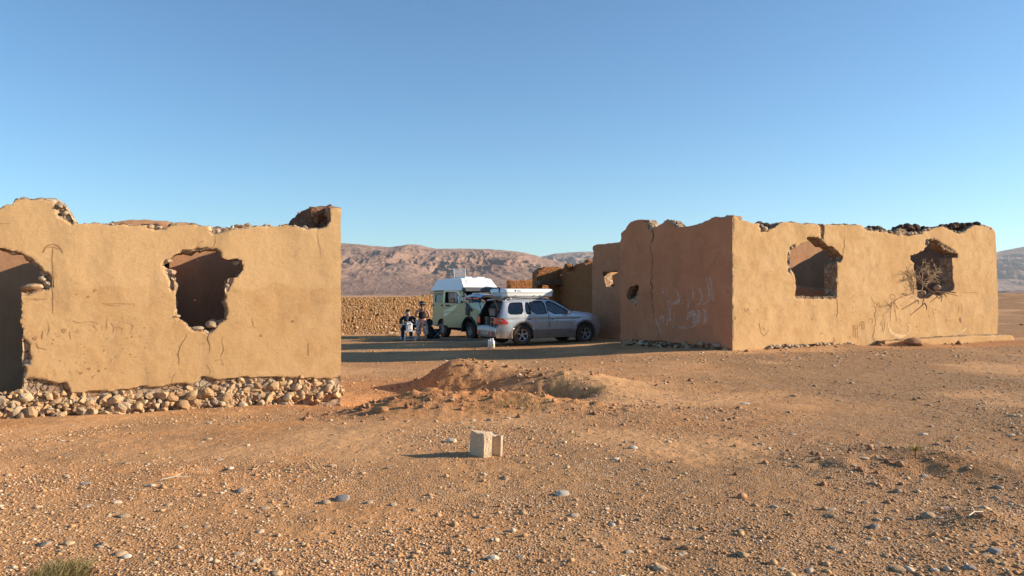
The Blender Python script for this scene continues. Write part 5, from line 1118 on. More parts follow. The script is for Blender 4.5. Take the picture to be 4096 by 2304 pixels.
for s_ in (1, -1):
    vyd = lambda x, z, s, o=vout: vy(x, z, sdf(o, x, z))
    d = side_sheets('cab_door', [((a-cv)*.99+cv, (b-1.4)*.993+1.4) for a, b in dv], [wv], .045, vyd, M['olive'], van, (s_,), .006)
    # upper frame, the sunlight on it put into the pale colour
    fr = [(-2.52, 1.66), (-2.52, 2.265), (-1.16, 2.265), (-.52, 1.80), (-.56, 1.70), (-.62, 1.70), (-1.24, 2.20), (-1.30, 2.23), (-2.34, 2.23), (-2.40, 2.21), (-2.40, 1.66)]
    fr = [(-2.52, 1.66), (-2.52, 2.265), (-1.14, 2.265), (-.50, 1.82), (-.60, 1.74), (-1.26, 2.195), (-2.36, 2.195), (-2.38, 1.66)]
    side_sheets('window_frame', fr, [], .03, vyd, M['cream'], d, (s_,), .016)
    dc = [(-2.47, 1.30), (-2.0, 1.38), (-1.55, 1.48), (-1.05, 1.62), (-1.16, 1.52), (-1.35, 1.40), (-1.55, 1.28), (-1.9, 1.14), (-2.47, .98)]
    side_sheets('sunlit_wing_decal', dc, [], .025, vyd, M['cream'], d, (s_,), .012)  # wing shape in cream, sunlight on the door put into the colour
    B = MB(); 
    for (x0, z0, x1, z1) in ((-2.44, 1.26, -1.52, 1.25), (-2.44, 1.19, -1.68, 1.18)): B.box(((x0+x1)/2, s_*.995, (z0+z1)/2), (x1-x0, .012, .016))
    B.build('decal_stripe', flat('decal_line', (.30, .28, .15), .6), d)
    B = MB(); B.box((-1.27, s_*.965, 1.95), (.07, .03, .52)); B.build('window_post', M['alloy'], d)
    P = [(a, float(vyd(np.array([a]), np.array([b]), 0)[0])*s_, b) for a, b in wv]; B = MB(); B.tube(P+[P[0]], .016, 4, cap=False); B.build('window_seal', M['black'], d)
    B = MB(); B.box((-2.05, s_*1.0, 1.53), (.42, .04, .07), bev=.02); B.build('handle', M['black'], d)
    side_sheets('rear_side_window', [(a+(a+3.06)*.05, b+(b-1.87)*.05) for a, b in wb], [], .08, vyd, M['glassdark'], van, (s_,), -.02)
    B = MB(); P = [(a+(a+3.06)*.06, float(vyd(np.array([a]), np.array([b]), 0)[0])*s_+s_*.008, b+(b-1.87)*.08) for a, b in wb]; B.tube(P+[P[0]], .024, 4, cap=False); B.build('rear_window_frame', M['alloy'], van)
    B = MB(); B.box((-2.66, s_*1.0, 1.53), (.14, .05, .08), bev=.02); B.box((-3.60, s_*1.0, 1.53), (.14, .05, .08), bev=.02); B.build('hinge', M['black'], van)
    B = MB(); B.box((-3.1, s_*.995, 2.235), (1.1, .03, .03)); B.box((-3.1, s_*.995, 2.12), (1.1, .02, .02)); B.build('drip_rail', M['dgrey'], van)
    # big wheel arch
    B = MB(); V = []; P = arc(-.02, .40, .62, 188, 0, 20)
    for a, b in P:
        for q, w2 in ((.90, .93), (.96, 1.045), (1.06, 1.045), (1.07, .98)): V.append((-.02+(a+.02)*q, s_*w2, .40+(b-.40)*q))
    B.add(V, [(i*4+j, i*4+j+1, i*4+5+j, i*4+4+j) for i in range(len(P)-1) for j in range(3)]); B.build('wheel_arch', M['black'], van, smooth=40)
    B = MB(); B.add([(a, s_*w2, b) for a, b in P for w2 in (.97, .40)], [(2*i, 2*i+1, 2*i+3, 2*i+2) for i in range(len(P)-1)]); B.build('arch_liner', M['black'], van)
    # mirror
    B = MB(); B.box((-.58, s_*1.17, 1.84), (.10, .17, .36), bev=.03); mo = B.build('mirror', M['white'], van, smooth=True); B = MB(); B.tube([(-.55, s_*.95, 1.98), (-.57, s_*1.12, 1.98)], .018); B.tube([(-.55, s_*.95, 1.72), (-.57, s_*1.12, 1.72)], .018); B.build('mirror_arm', M['black'], mo)
    B = MB(); B.box((.79, s_*.66, 1.10), (.06, .42, .24), bev=.02); B.build('headlight', M['clearlamp'], van)
    B = MB(); B.box((.70, s_*.90, 1.10), (.16, .07, .22), bev=.02); B.build('indicator_lamp', flat('smoked_lamp', (.30, .26, .15), .3), van)
for x_, y_ in ((-.03, .80), (-.03, -.80), (-2.70, .80), (-2.70, -.80)):
    wheel(van, (x_, y_, .385), 1 if y_ > 0 else -1, .40, .28, 6, .215)
B = MB(); B.box((-1.6, 0, .42), (3.4, .5, .14)); B.box((-.03, 0, .40), (.12, 1.4, .12)); B.box((-2.7, 0, .38), (.12, 1.4, .12)); B.tube([(-.6, -.75, .40), (-1.9, -.75, .38)], .04); B.lathe([(.02, -.16), (.13, -.1), (.13, .1), (.02, .16)], (-2.7, 0, .38), 'x', 12); B.build('chassis', M['black'], van)
B = MB(); B.box((.88, 0, .72), (.34, 1.96, .36), bev=.05); B.box((.92, 0, .50), (.2, 1.5, .12), bev=.03); B.build('front_bumper', M['navy'], van, smooth=True)
B = MB(); B.box((.84, 0, 1.10), (.04, .86, .26), bev=.01)
for k in range(4): B.box((.865, 0, 1.01+k*.06), (.02, .80, .018))
B.build('grille', M['dgrey'], van)
B = MB(); P = [(.55, -.22, 1.475), (.56, -.14, 1.48), (.50, -.08, 1.50), (.50, .08, 1.50), (.56, .14, 1.48), (.55, .22, 1.475)]; B.tube(P, .018, 5); B.build('bonnet_mark', M['dgrey'], van)
B = MB(); V = []
for a, b, w2 in ((-.18, 1.69, .93), (-.40, 1.95, .90), (-.63, 2.24, .86)):
    for k in range(7): t = 1-2*k/6; V.append((a+.05*(1-t*t), w2*t, b))
B.add(V, [(r*7+k, r*7+k+1, (r+1)*7+k+1, (r+1)*7+k) for r in range(2) for k in range(6)]); B.build('windscreen', M['glass'], van, smooth='all')
for s_ in (1, -1):
    B = MB(); B.tube([(-.17, s_*.93, 1.68), (-.64, s_*.875, 2.26)], .035, 5); B.build('windscreen_pillar', M['dgrey'], van)
B = MB(); B.tube([(-.05, -.5, 1.70), (-.13, .05, 1.74), (-.2, .35, 1.80)], .012, 4); B.tube([(-.05, .3, 1.70), (-.13, .7, 1.74)], .012, 4); B.build('wiper', M['black'], van)
# visor over the windscreen
B = MB(); B.prism([(-.66, 2.24), (-.30, 2.20), (-.26, 2.235), (-.40, 2.40), (-.66, 2.42)], -1.0, 1.0, lambda a, b, h: (a, h, b)); vi = B.build('sun_visor', M['dgrey'], van)
B = MB(); 
for k in range(7): B.lathe([(.001, 0), (.014, 0), (.001, .012)], (-.33, -.87+k*.29, 2.31), 'x', 8)
B.build('rivet', M['alloy'], vi)
# raised white roof
def ry(x, z, s): return .99-.035*np.clip((z-2.26)/.1, 0, 1)-.15*np.clip((z-2.38)/.5, 0, 1)-0*x
rout = [(-3.80, 2.27), (-.62, 2.27), (-.62, 2.40), (-1.02, 2.80), (-1.12, 2.845), (-2.2, 2.86), (-3.36, 2.80), (-3.46, 2.76), (-3.70, 2.44), (-3.80, 2.42)]
ro_ = body_shell('raised_roof', rout, [], .05, ry, [M['white']], van, lambda x, z: .03, lambda x, z, a, b: 0)
B = MB()
def rp(y, t): return (-.62-.40*t+.012, y, 2.40+.40*t)      # point of the sloping front of the roof
def stroke(pts, r=.012): B.tube([rp(*p) for p in pts], r, 4)
O_ = .28
stroke([(-.62, .86), (-.66, .62), (-.56, .42), (-.44, .34)], .02); stroke([(-.62, .86), (-.50, .80), (-.46, .55), (-.40, .42)], .013); stroke([(-.44, .34), (-.15, .30), (.2, .30), (.40, .36)], .016); stroke([(-.40, .44), (-.10, .42), (.36, .46)], .012)
stroke([(.40, .36), (.55, .50), (.56, .86)], .02); stroke([(.56, .86), (.44, .78), (.42, .58), (.36, .46)], .013)
stroke([(-.20, .46), (-.20, .70), (.30, .72), (.30, .48), (-.20, .46)], .012); stroke([(-.36, .44), (-.36, .60), (-.27, .60), (-.27, .46)], .010)
B.build('roof_emblem', M['dgrey'], ro_)
B = MB(); B.box((-1.62, -.32, 2.895), (.80, .40, .05), bev=.02); B.box((-1.62, .38, 2.895), (.75, .46, .05), bev=.02); B.build('roof_hatch', M['white'], ro_)
B = MB(); B.box((-2.7, .1, 2.88), (1.1, .95, .05), bev=.015); B.build('solar_panel', M['dgrey'], ro_)
B = MB(); B.box((0, 0, 0), (.02, .62, .46), M=Matrix.Translation((-2.25, -.22, 3.13)) @ Matrix.Rotation(-.12, 4, 'Y'), bev=.005); B.build('raised_skylight', glass_mat('smoked_dome', tr=.70, rough=.3), ro_)
B = MB(); B.tube([(-2.22, -.53, 2.9), (-2.28, -.55, 3.34)], .015); B.tube([(-2.22, .09, 2.9), (-2.28, .11, 3.34)], .015); B.build('skylight_arm', M['alloy'], ro_)
B = MB(); B.lathe([(.001, 0), (.055, .02), (.065, .12), (.03, .17), (.001, .18)], (-.60, -.97, 2.36), 'z', 12); B.build('round_mirror', M['white'], van, smooth=True)
# snorkel and air filter box along the near pillar
B = MB(); B.box((0, 0, 0), (.30, .14, .42), M=Matrix.Translation((-.12, -1.0, 1.30)), bev=.04); B.tube([(-.05, -1.02, 1.46), (-.20, -1.02, 1.72), (-.42, -1.0, 2.05), (-.52, -.98, 2.22)], [.075, .065, .055, .05], 8); B.tube([(-.52, -.98, 2.22), (-.53, -.98, 2.30)], .085, 10); B.tube([(-.05, -1.0, 1.50), (.25, -.98, 1.34)], .07, 6); B.build('snorkel', M['dgrey'], van, smooth=40)
B = MB(); 
for k in range(4): B.box((-.20-k*.035, -1.09, 1.76+k*.055), (.05, .006, .035))
B.build('sticker', M['white'], van)
# cab inside: seats, a carton and a curtain behind the open glass
B = MB(); B.box((-1.5, 0, .62), (2.0, 1.7, .06)); B.box((-2.6, 0, 1.40), (.05, 1.85, 1.6)); B.box((-.35, 0, 1.45), (.35, 1.7, .3), bev=.05); B.build('cab_floor', M['inside'], van)
B = MB()
for y_ in (-.5, .5): B.box((-1.5, y_, .95), (.5, .55, .2), bev=.05); B.box((-1.78, y_, 1.4), (.14, .5, .8), bev=.05)
B.build('seat', flat('brown_seat', (.10, .07, .05), .9), van)
def vw(x, y, z): return Vector((VO[0]+x*math.cos(VA)-y*math.sin(VA), VO[1]+x*math.sin(VA)+y*math.cos(VA), VG+z))
bx = empty('carton', vw(-2.02, -.62, 1.52), VA); tag(bx, 'brown cardboard carton behind the side window of the van', 'box')
B = MB(); B.box((0, 0, .16), (.55, .4, .32), bev=.006); B.build('carton_body', flat('cardboard', (.42, .26, .14), .85), bx); B = MB(); B.box((0, 0, .322), (.55, .05, .004)); B.build('tape', flat('parcel_tape', (.5, .40, .25), .4), bx)
B = MB(); V = [(-2.36+1.0*k/12, -.80+.03*math.sin(k*1.9), zz-(0 if zz > 1.9 else .25*(k/12.0-.5)**2)) for k in range(13) for zz in (2.22, 1.88)]; B.add(V, [(2*k, 2*k+1, 2*k+3, 2*k+2) for k in range(12)]); B.build('curtain', flat('pale_curtain', (.45, .38, .36), .9), van, smooth='all')
# ================================================================ PEOPLE
def skin_mesh(name, chains, mat, parent, sub=2, mats=None, root=0):
    """chains: list of [(x,y,z,r), ...]; a chain whose first item is an index tuple ('@', k) grows from vertex k"""
    V = []; Rr = []; E = []; ids = {}
    for ch in chains:
        prev = None
        for p in ch:
            if p[0] == '@': prev = ids[p[1]]; continue
            V.append(p[:3]); Rr.append(p[3]); k = len(V)-1
            if len(p) > 4: ids[p[4]] = k
            if prev is not None: E.append((prev, k))
            prev = k
    me = bpy.data.meshes.new(name); me.from_pydata(V, E, []); o = bpy.data.objects.new(name, me); COL.objects.link(o)
    bm = bmesh.new(); bm.from_mesh(me); L = bm.verts.layers.skin.verify(); bm.verts.ensure_lookup_table()
    for i, v in enumerate(bm.verts): v[L].radius = (Rr[i], Rr[i]); v[L].use_root = (i == root)
    bm.to_mesh(me); bm.free()
    s = o.modifiers.new('skin', 'SKIN'); s.use_smooth_shade = True; s.branch_smoothing = .4
    m = o.modifiers.new('sub', 'SUBSURF'); m.levels = sub; m.render_levels = sub
    dg = bpy.context.evaluated_depsgraph_get(); me2 = bpy.data.meshes.new_from_object(o.evaluated_get(dg), depsgraph=dg)
    o.modifiers.clear(); o.data = me2; me2.name = name; me2.materials.clear(); me2.materials.append(mat); me2.shade_smooth(); o.parent = parent
    return o
def hand(w_, d, up, side, tag_, r=.0085, curl=.5):
    """palm and five fingers growing from the wrist point; d = pointing direction, up = back of the hand"""
    w_, d, up = Vector(w_), Vector(d).normalized(), Vector(up).normalized(); a = d.cross(up).normalized()*side
    ch = [[('@', tag_), (*(w_+d*.045), .022, tag_+'p'), (*(w_+d*.085), .024, tag_+'q')]]
    for k, (off, L) in enumerate(((-.030, .062), (-.010, .075), (.010, .080), (.030, .070))):
        b = w_+d*.09+a*off; e = (d*math.cos(curl)-up*math.sin(curl)); f = (d*math.cos(curl*1.9)-up*math.sin(curl*1.9))
        ch.append([('@', tag_+'q'), (*(b+d*.01), r*1.1), (*(b+e*L*.5), r), (*(b+e*L*.5+f*L*.45), r*.8)])
    t = w_+d*.04+a*.035; ch.append([('@', tag_+'p'), (*t, r*1.3), (*(t+d*.03+a*.012-up*.01), r*1.1), (*(t+d*.055+a*.012-up*.02), r*.9)])
    return ch
M['skin'] = flat('skin', (.46, .23, .15), .5, .06, 10, bump=.05)
M['skin2'] = flat('tanned_skin', (.34, .18, .12), .5, .06, 10, bump=.05)
M['blackcloth'] = flat('black_cloth', (.016, .016, .018), .9, .3, 12)
def head(parent, c, mat, fwd, hairmat, beard=None, r=.098):
    """face features set on a head centred at c looking along fwd"""
    c = Vector(c); f = Vector(fwd).normalized(); s = f.cross(Vector((0, 0, 1))).normalized(); u = s.cross(f)
    B = MB(); v, fc = ICO[2]
    for e in (-1, 1): B.add(v*.013+np.array(c+f*r*.90+s*e*.034+u*.008), fc)
    B.build('eye', flat('eye_dark', (.03, .02, .02), .3), parent, smooth='all')
    B = MB(); B.add(v*np.array((.028, .015, .008)) @ np.array([s, f, u])+np.array(c+f*r*.93-u*.052), fc); B.build('mouth', flat('lips', (.36, .12, .09), .5), parent, smooth='all')
    B = MB(); B.add((v*np.array((.030, .017, .012))) @ np.array([u, f, s])+np.array(c+f*r*.98-u*.016), fc); B.build('nose', mat, parent, smooth='all')
    for e in (-1, 1):
        B = MB(); B.add((v*np.array((.033, .018, .010))) @ np.array([u, f, s])+np.array(c+s*e*r*.84-f*.01-u*.004), fc); B.build('ear', mat, parent, smooth='all')
# ---- woman standing with her back to the camera
P = on_ground(1062, 857.5)
wo = empty('person', P, R(8)); wo.scale = (1.2, 1.1, 1.0); tag(wo, 'standing woman seen from behind in black hat, black strap top and flowered trousers', 'person')
ch = [[(0, 0, .90, .135, 'pel'), (0, .005, 1.02, .125, 'sp'), (0, .0, 1.16, .118, 'ch'), (0, -.02, 1.29, .120, 'ub'), (0, -.015, 1.385, .058, 'nk'), (0, .0, 1.45, .050), (0, .015, 1.52, .082), (0, .012, 1.60, .078)]]
for s_ in (-1, 1):
    k = 'L' if s_ < 0 else 'R'
    ch.append([('@', 'pel'), (s_*.10, 0, .80, .098), (s_*.115, .01, .62, .080), (s_*.12, .015, .46, .058), (s_*.125, -.01, .30, .058), (s_*.13, -.01, .10, .038, 'an'+k), (s_*.135, .05, .045, .036), (s_*.145, .13, .03, .030)])
    el = (s_*.245, .0, 1.06); wr = (s_*.20, .20, .99) if s_ > 0 else (s_*.235, .17, 1.12)
    ch.append([('@', 'ub'), (s_*.115, -.015, 1.335, .052), (s_*.185, -.01, 1.29, .052), (s_*.225, -.01, 1.18, .044), (*el, .038), ((el[0]+wr[0])/2, (el[1]+wr[1])/2, (el[2]+wr[2])/2, .034), (*wr, .024, 'wr'+k)])
    ch += hand(wr, (-.3*s_, .9, .1), (0, -.1, 1), -s_, 'wr'+k)
body = skin_mesh('body', ch, M['skin'], wo)
head(wo, (0, .013, 1.55), M['skin'], (-.1, 1, -.1), None)
top_m = skin_mesh('tank_top', [[(0, .0, .93, .165, 'a'), (0, .0, 1.04, .150), (0, .0, 1.15, .142), (0, -.015, 1.235, .132, 'c')], [('@', 'c'), (.085, -.03, 1.28, .06)], [('@', 'c'), (-.085, -.03, 1.28, .06)]], M['blackcloth'], wo)
B = MB()
for s_ in (-1, 1): B.tube([(s_*.075, -.135, 1.24), (s_*.085, -.115, 1.33), (s_*.09, -.05, 1.395), (s_*.095, .04, 1.37)], .014, 6); B.tube([(s_*.045, -.14, 1.24), (s_*.03, -.115, 1.34), (s_*.05, -.06, 1.40)], .006, 5)
B.build('strap', M['blackcloth'], wo, smooth=True)
t = NT('flowered_cloth'); co = t.coord(); v_ = t.vor(co, 13); k_ = t.n('ShaderNodeSeparateColor'); t.l(v_.outputs['Color'], k_.inputs[0])
c_ = t.ramp(k_.outputs[0], [(0, (.12, .07, .06)), (.28, (.62, .55, .50)), (.5, (.40, .10, .08)), (.68, (.70, .66, .62)), (.84, (.16, .12, .11)), (1, (.58, .30, .22))]); M['flower'] = t.fin(c_, .9, t.bump(t.noise(co, 9, 3), .5, .02))
ch = [[(0, 0, .93, .150, 'pel'), (0, 0, .87, .150, 'p2')]]
for s_ in (-1, 1): ch.append([('@', 'p2'), (s_*.10, 0, .78, .125), (s_*.118, .01, .62, .112), (s_*.124, .01, .46, .100), (s_*.130, 0, .34, .098), (s_*.132, 0, .26, .090)])
skin_mesh('trousers', ch, M['flower'], wo)
for s_ in (-1, 1):
    B = MB(); B.prism(smooth_poly([(-.04, -.07), (.04, -.07), (.055, .08), (.03, .18), (-.03, .18), (-.045, .08)], 1), .0, .022, lambda a, b, h, s_=s_: (a+s_*.137, b, h)); B.tube([(s_*.137-.045, .06, .02), (s_*.137, .07, .07), (s_*.137+.045, .06, .02)], .010, 5); B.build('sandal', flat('brown_sandal', (.10, .06, .04), .8), wo)
B = MB(); v, f = ICO[3]; vv = v*np.array((.096, .105, .10)); vv = vv[:, :]; B.add(vv+np.array((0, -.005, 1.555)), [q for q in f if vv[q].mean(0)[1] < .03 or vv[q].mean(0)[2] > .06]); B.tube([(0, -.09, 1.54), (-.01, -.125, 1.47), (.0, -.12, 1.40)], [.035, .03, .012], 8); B.build('hair', flat('brown_hair', (.10, .055, .03), .8, .4, 30), wo, smooth='all')
B = MB(); B.lathe([(.165, 1.585), (.170, 1.59), (.11, 1.605), (.105, 1.64), (.098, 1.69), (.06, 1.715), (.001, 1.705)], (0, .0, 0), 'z', 24, sc=(1, 1.1)); ht = B.build('hat', M['blackcloth'], wo, smooth=40)
B = MB(); B.lathe([(.110, 1.605), (.113, 1.61), (.110, 1.63), (.107, 1.63)], (0, .0, 0), 'z', 24, sc=(1, 1.1)); B.build('hat_band', flat('hat_band', (.20, .19, .18), .8), ht)
M['wframe'] = flat('white_tube', (.62, .62, .60), .45)
# ---- table with things on it
T0 = on_ground(1026, 857); TZ = .70
tb_ = empty('folding_table', T0+Vector((0, .55, 0)), R(-3)); tz0 = T0.z; tb_.location.z = g1(T0.x, T0.y+.55)
tag(tb_, 'light folding camping table with thin metal legs in front of the seated man', 'table')
B = MB(); B.box((0, 0, TZ), (.86, .62, .03), bev=.008); B.build('table_top', flat('pale_table_top', (.42, .40, .36), .5), tb_)
for s_ in (-1, 1):
    for q in (-1, 1):
        B = MB(); B.tube([(s_*.39, q*.27, TZ), (s_*.36, -q*.25, 0)], .018, 6); B.build('leg', M['wframe'], tb_)
    B = MB(); B.tube([(s_*.37, -.26, .06), (s_*.37, .26, .06)], .010, 6); B.build('cross_bar', M['alloy'], tb_)
tp = lambda x, y, z=0: Vector((tb_.location.x+x, tb_.location.y+y, tb_.location.z+TZ+.015+z))
def mug(x, y, c, h=.10, r=.04, lab='', cat='mug', nm='mug'):
    o = empty(nm, tp(x, y)); tag(o, lab, cat); B = MB(); B.lathe([(r*.9, 0), (r, h*.1), (r, h), (r*.9, h), (r*.88, h*.12), (.001, h*.12)], n=16); B.build('cup', c, o, smooth=40)
    B = MB(); B.tube([(r, 0, h*.8), (r+.028, 0, h*.75), (r+.028, 0, h*.35), (r, 0, h*.25)], .007, 5); B.build('handle', c, o)
mug(-.28, -.12, flat('green_enamel', (.10, .14, .09), .4), lab='small dark green mug near the left end of the camping table')
mug(.33, -.05, M['white'], .24, .045, lab='tall white flask at the right end of the camping table by the woman', cat='flask', nm='flask')
# ---- seated man behind the table
mz = tb_.location+Vector((-.14, .62, 0)); mz.z = g1(mz.x, mz.y)
ma = empty('person', mz, R(180)); ma.scale = (1.25, 1.1, 1.02); tag(ma, 'grey bearded man in dark jacket and cap seated behind the camping table', 'person')
ch = [[(0, 0, .52, .150, 'pel'), (0, .0, .66, .150), (0, .0, .80, .150, 'ch'), (0, .02, .96, .145, 'ub'), (0, .035, 1.07, .065, 'nk'), (0, .05, 1.13, .055), (0, .07, 1.20, .085), (0, .065, 1.275, .080)]]
for s_ in (-1, 1):
    k = 'L' if s_ < 0 else 'R'
    ch.append([('@', 'pel'), (s_*.11, .10, .53, .10), (s_*.14, .42, .52, .075), (s_*.15, .46, .45, .06), (s_*.15, .44, .28, .055), (s_*.15, .42, .10, .040), (s_*.155, .48, .045, .038), (s_*.16, .56, .035, .03)])
    wr = (s_*.10, .36, .80)
    ch.append([('@', 'ub'), (s_*.14, .02, 1.0, .06), (s_*.215, .03, .95, .058), (s_*.25, .08, .82, .048), (s_*.25, .14, .73, .042), (s_*.17, .27, .76, .038), (*wr, .026, 'wr'+k)])
    ch += hand(wr, (-.6*s_, .7, -.05), (0, 0, 1), -s_, 'wr'+k)
skin_mesh('body', ch, M['skin2'], ma); head(ma, (0, .07, 1.235), M['skin2'], (0, 1, -.1), None)
ch = [[(0, 0, .50, .172, 'a'), (0, 0, .66, .178), (0, 0, .82, .176), (0, .02, .95, .166, 'u'), (0, .03, 1.04, .082)]]
for s_ in (-1, 1): ch.append([('@', 'u'), (s_*.15, .02, 1.0, .082), (s_*.228, .03, .94, .074), (s_*.268, .08, .82, .062), (s_*.266, .14, .73, .055), (s_*.18, .26, .755, .048), (s_*.125, .325, .785, .040)])
skin_mesh('jacket', ch, flat('dark_jacket', (.022, .022, .026), .9, .3, 9), ma)
ch = [[(0, 0, .52, .16, 'p')]]
for s_ in (-1, 1): ch.append([('@', 'p'), (s_*.11, .10, .53, .115), (s_*.14, .42, .52, .090), (s_*.15, .47, .45, .078), (s_*.15, .45, .28, .07), (s_*.15, .43, .12, .058)])
skin_mesh('trousers', ch, flat('dark_trousers', (.03, .032, .04), .9, .3, 9), ma)
B = MB(); v, f = ICO[3]; vv = v*np.array((.100, .102, .085)); B.add(vv+np.array((0, .06, 1.275)), [q for q in f if vv[q].mean(0)[2] > -.005]); B.prism(smooth_poly([(-.07, .13), (.07, .13), (.05, .22), (-.05, .22)], 1), 1.27, 1.28, lambda a, b, h: (a, b, h-.3*(b-.13))); B.build('cap', M['blackcloth'], ma, smooth=40)
B = MB(); vv = v*np.array((.070, .055, .065)); B.add(vv+np.array((0, .125, 1.155)), f); B.build('beard', flat('grey_beard', (.36, .34, .32), .9, .3, 40), ma, smooth='all')
B = MB(); B.prism([(-.03, 1.06), (.03, 1.06), (.045, .93), (.02, .82), (-.02, .82), (-.045, .93)], .165, .185, lambda a, b, h: (a, h, b)); B.build('scarf', flat('pale_scarf', (.35, .34, .33), .9), ma)
# ---- chairs
def folding_chair(P, rz, label, frame, cloth, arms=True, seat_z=.44, back=.84, w_=.50, group='camping chairs'):
    o = empty('folding_chair', P, rz); tag(o, label, 'chair')
    for s_ in (-1, 1):
        B = MB(); B.tube([(s_*w_/2, .22, 0), (s_*w_/2, -.20, seat_z+.02), (s_*w_/2, -.26, back)], .012, 6); B.build('leg', frame, o)
        B = MB(); B.tube([(s_*w_/2*.92, -.22, 0), (s_*w_/2*.92, .22, seat_z+.02)], .012, 6); B.build('leg', frame, o)
        if arms: B = MB(); B.tube([(s_*w_/2, -.22, seat_z+.20), (s_*w_/2, .22, seat_z+.20), (s_*w_/2, .21, seat_z)], .013, 6); B.build('armrest', frame, o)
    B = MB(); 
    for zz, yy in ((.10, .18), (.10, -.17)): B.tube([(-w_/2, yy, zz), (w_/2, yy, zz)], .010, 6)
    B.build('stretcher', frame, o)
    B = MB(); B.box((0, 0, seat_z), (w_-.03, .42, .018), bev=.005); B.build('seat', cloth, o)
    B = MB(); B.box((0, 0, 0), (w_-.02, .014, back-seat_z-.12), M=Matrix.Translation((0, -.235, (back+seat_z)/2+.03)) @ Matrix.Rotation(-.13, 4, 'X'), bev=.004); B.build('backrest', cloth, o)
    return o
C1 = on_ground(1030, 862)
def stand(px, py, dy=0.0): q = on_ground(px, py); q.y += dy; q.z = g1(q.x, q.y); return q
M['camp'] = flat('dark_camp_cloth', (.025, .027, .032), .9)
so_ = empty('folding_stool', C1+Vector((0, .2, 0)), R(10)); tag(so_, 'white framed folding stool in front of the table holding a jerrycan', 'stool')
so_.location.z = g1(so_.location.x, so_.location.y)
M['wframe'] = flat('white_tube', (.62, .62, .60), .45)
for s_ in (-1, 1):
    for a, b in ((-.2, .2), (.2, -.2)):
        B = MB(); B.tube([(s_*.22, a, 0), (s_*.20, b, .45)], .015, 6); B.build('leg', M['wframe'], so_)
B = MB(); B.box((0, 0, .455), (.46, .42, .022), bev=.006); B.build('seat', M['wframe'], so_)
B = MB()
for zz in (.12, .25): B.tube([(-.22, -.1, zz), (.22, -.1, zz)], .012, 6)
B.build('rung', M['wframe'], so_)
jc = empty('jerrycan', so_.location+Vector((-.03, -.04, .467)), R(12)); tag(jc, 'white plastic water jerrycan with red caps standing on the folding stool', 'jerrycan')
B = MB(); B.box((0, 0, .17), (.25, .17, .33), bev=.035); B.box((0, -.086, .17), (.13, .012, .22), bev=.005); jb = B.build('can_body', flat('translucent_white_plastic', (.74, .73, .70), .45), jc, smooth=True)
for zz in (.29, .06): B = MB(); B.lathe([(.001, -.11), (.028, -.11), (.03, -.085), (.001, -.08)], (.07, 0, zz), 'y', 12); B.build('cap', M['red'], jb)
B = MB(); B.tube([(-.09, 0, .33), (-.06, 0, .375), (.04, 0, .375), (.07, 0, .33)], .014, 6); B.build('handle', M['wframe'], jb)
folding_chair(stand(1026, 858, 1.25), R(180), 'dark folding armchair that the bearded man sits on', M['alloy'], M['camp'])
folding_chair(stand(1100, 852, .1), R(100), 'metal framed dark folding chair beside the rear wheel of the van', M['alloy'], M['camp'])
bag = empty('backpack', stand(1079, 853, .1), R(20)); tag(bag, 'black bag standing on the ground directly right of the standing woman', 'bag')
B = MB(); B.box((0, 0, .30), (.42, .30, .60), bev=.10); B.build('bag_body', M['blackcloth'], bag, smooth=True); B = MB(); B.box((0, -.17, .2), (.28, .08, .26), bev=.03); B.build('pocket', M['camp'], bag, smooth=True)
B = MB(); B.lathe([(.17, -.012), (.185, 0), (.17, .012), (.155, 0)], (-.03, -.12, .76), 'y', 22); B.tube([(-.03, -.12, .60), (-.03, -.10, .55)], .02); B.build('carry_ring', M['black'], bag, smooth=True)
bg = empty('cool_box', stand(1090, 853, .5), R(-15)); tag(bg, 'low dark cool box between the black bag and the folding chair', 'box')
B = MB(); B.box((0, 0, .2), (.46, .32, .40), bev=.03); B.build('box_body', M['camp'], bg, smooth=True); B = MB(); B.box((0, 0, .41), (.48, .34, .05), bev=.015); B.build('lid', flat('grey_green_lid', (.12, .14, .13), .6), bg)
q = on_ground(1098, 856); mt = empty('ground_mat', q); tag(mt, 'thin grey green mat spread on the earth beside the van', 'mat')
B = MB(); V = []
for j in range(9):
    for i in range(29):
        x = -1.9+i*.14; y = -.55+j*.16+.05*math.sin(i*.7)*(j in (0, 8)); V.append((x, y, g1(q.x+x, q.y+y)-q.z+.015+.006*math.sin(i*1.3+j)))
B.add(V, [(j*29+i, j*29+i+1, j*29+i+30, j*29+i+29) for j in range(8) for i in range(28)]); B.build('sheet', flat('grey_mat', (.12, .125, .10), .9, .3), mt, smooth='all')
# ---- water jugs near the car
def jug(px, py, rz, label, h=.30, yellow=False, w_=.15):
    q = on_ground(px, py); o = empty('water_jug', q, rz); tag(o, label, 'jug')
    B = MB(); B.box((0, 0, h*.40), (w_, w_*.8, h*.8), bev=.03); B.lathe([(w_*.36, h*.76), (w_*.24, h*.86), (.022, h*.90), (.022, h*.96)], n=12); b = B.build('jug_body', flat('milky_plastic', (.78, .78, .76), .4), o, smooth=40)
    B = MB(); B.lathe([(.028, h*.95), (.028, h*1.03), (.001, h*1.035)], n=12); B.build('cap', M['white'], b)
    B = MB(); B.tube([(-w_*.4, 0, h*.74), (-w_*.5, 0, h*.9), (-.02, 0, h*.93)], .013, 6); B.build('handle', M['white'], b)
    if yellow: B = MB(); B.box((0, -w_*.41, h*.30), (w_*.7, .008, h*.28), bev=.002); B.build('label', flat('yellow_label', (.75, .68, .05), .5), b)
jug(1233.5, 876, .3, 'plain white plastic water jug standing left of the one with a yellow label', .31)
jug(1239.5, 876.5, -.2, 'white plastic water jug with a yellow label on the ground behind the car', .33, True, .13)
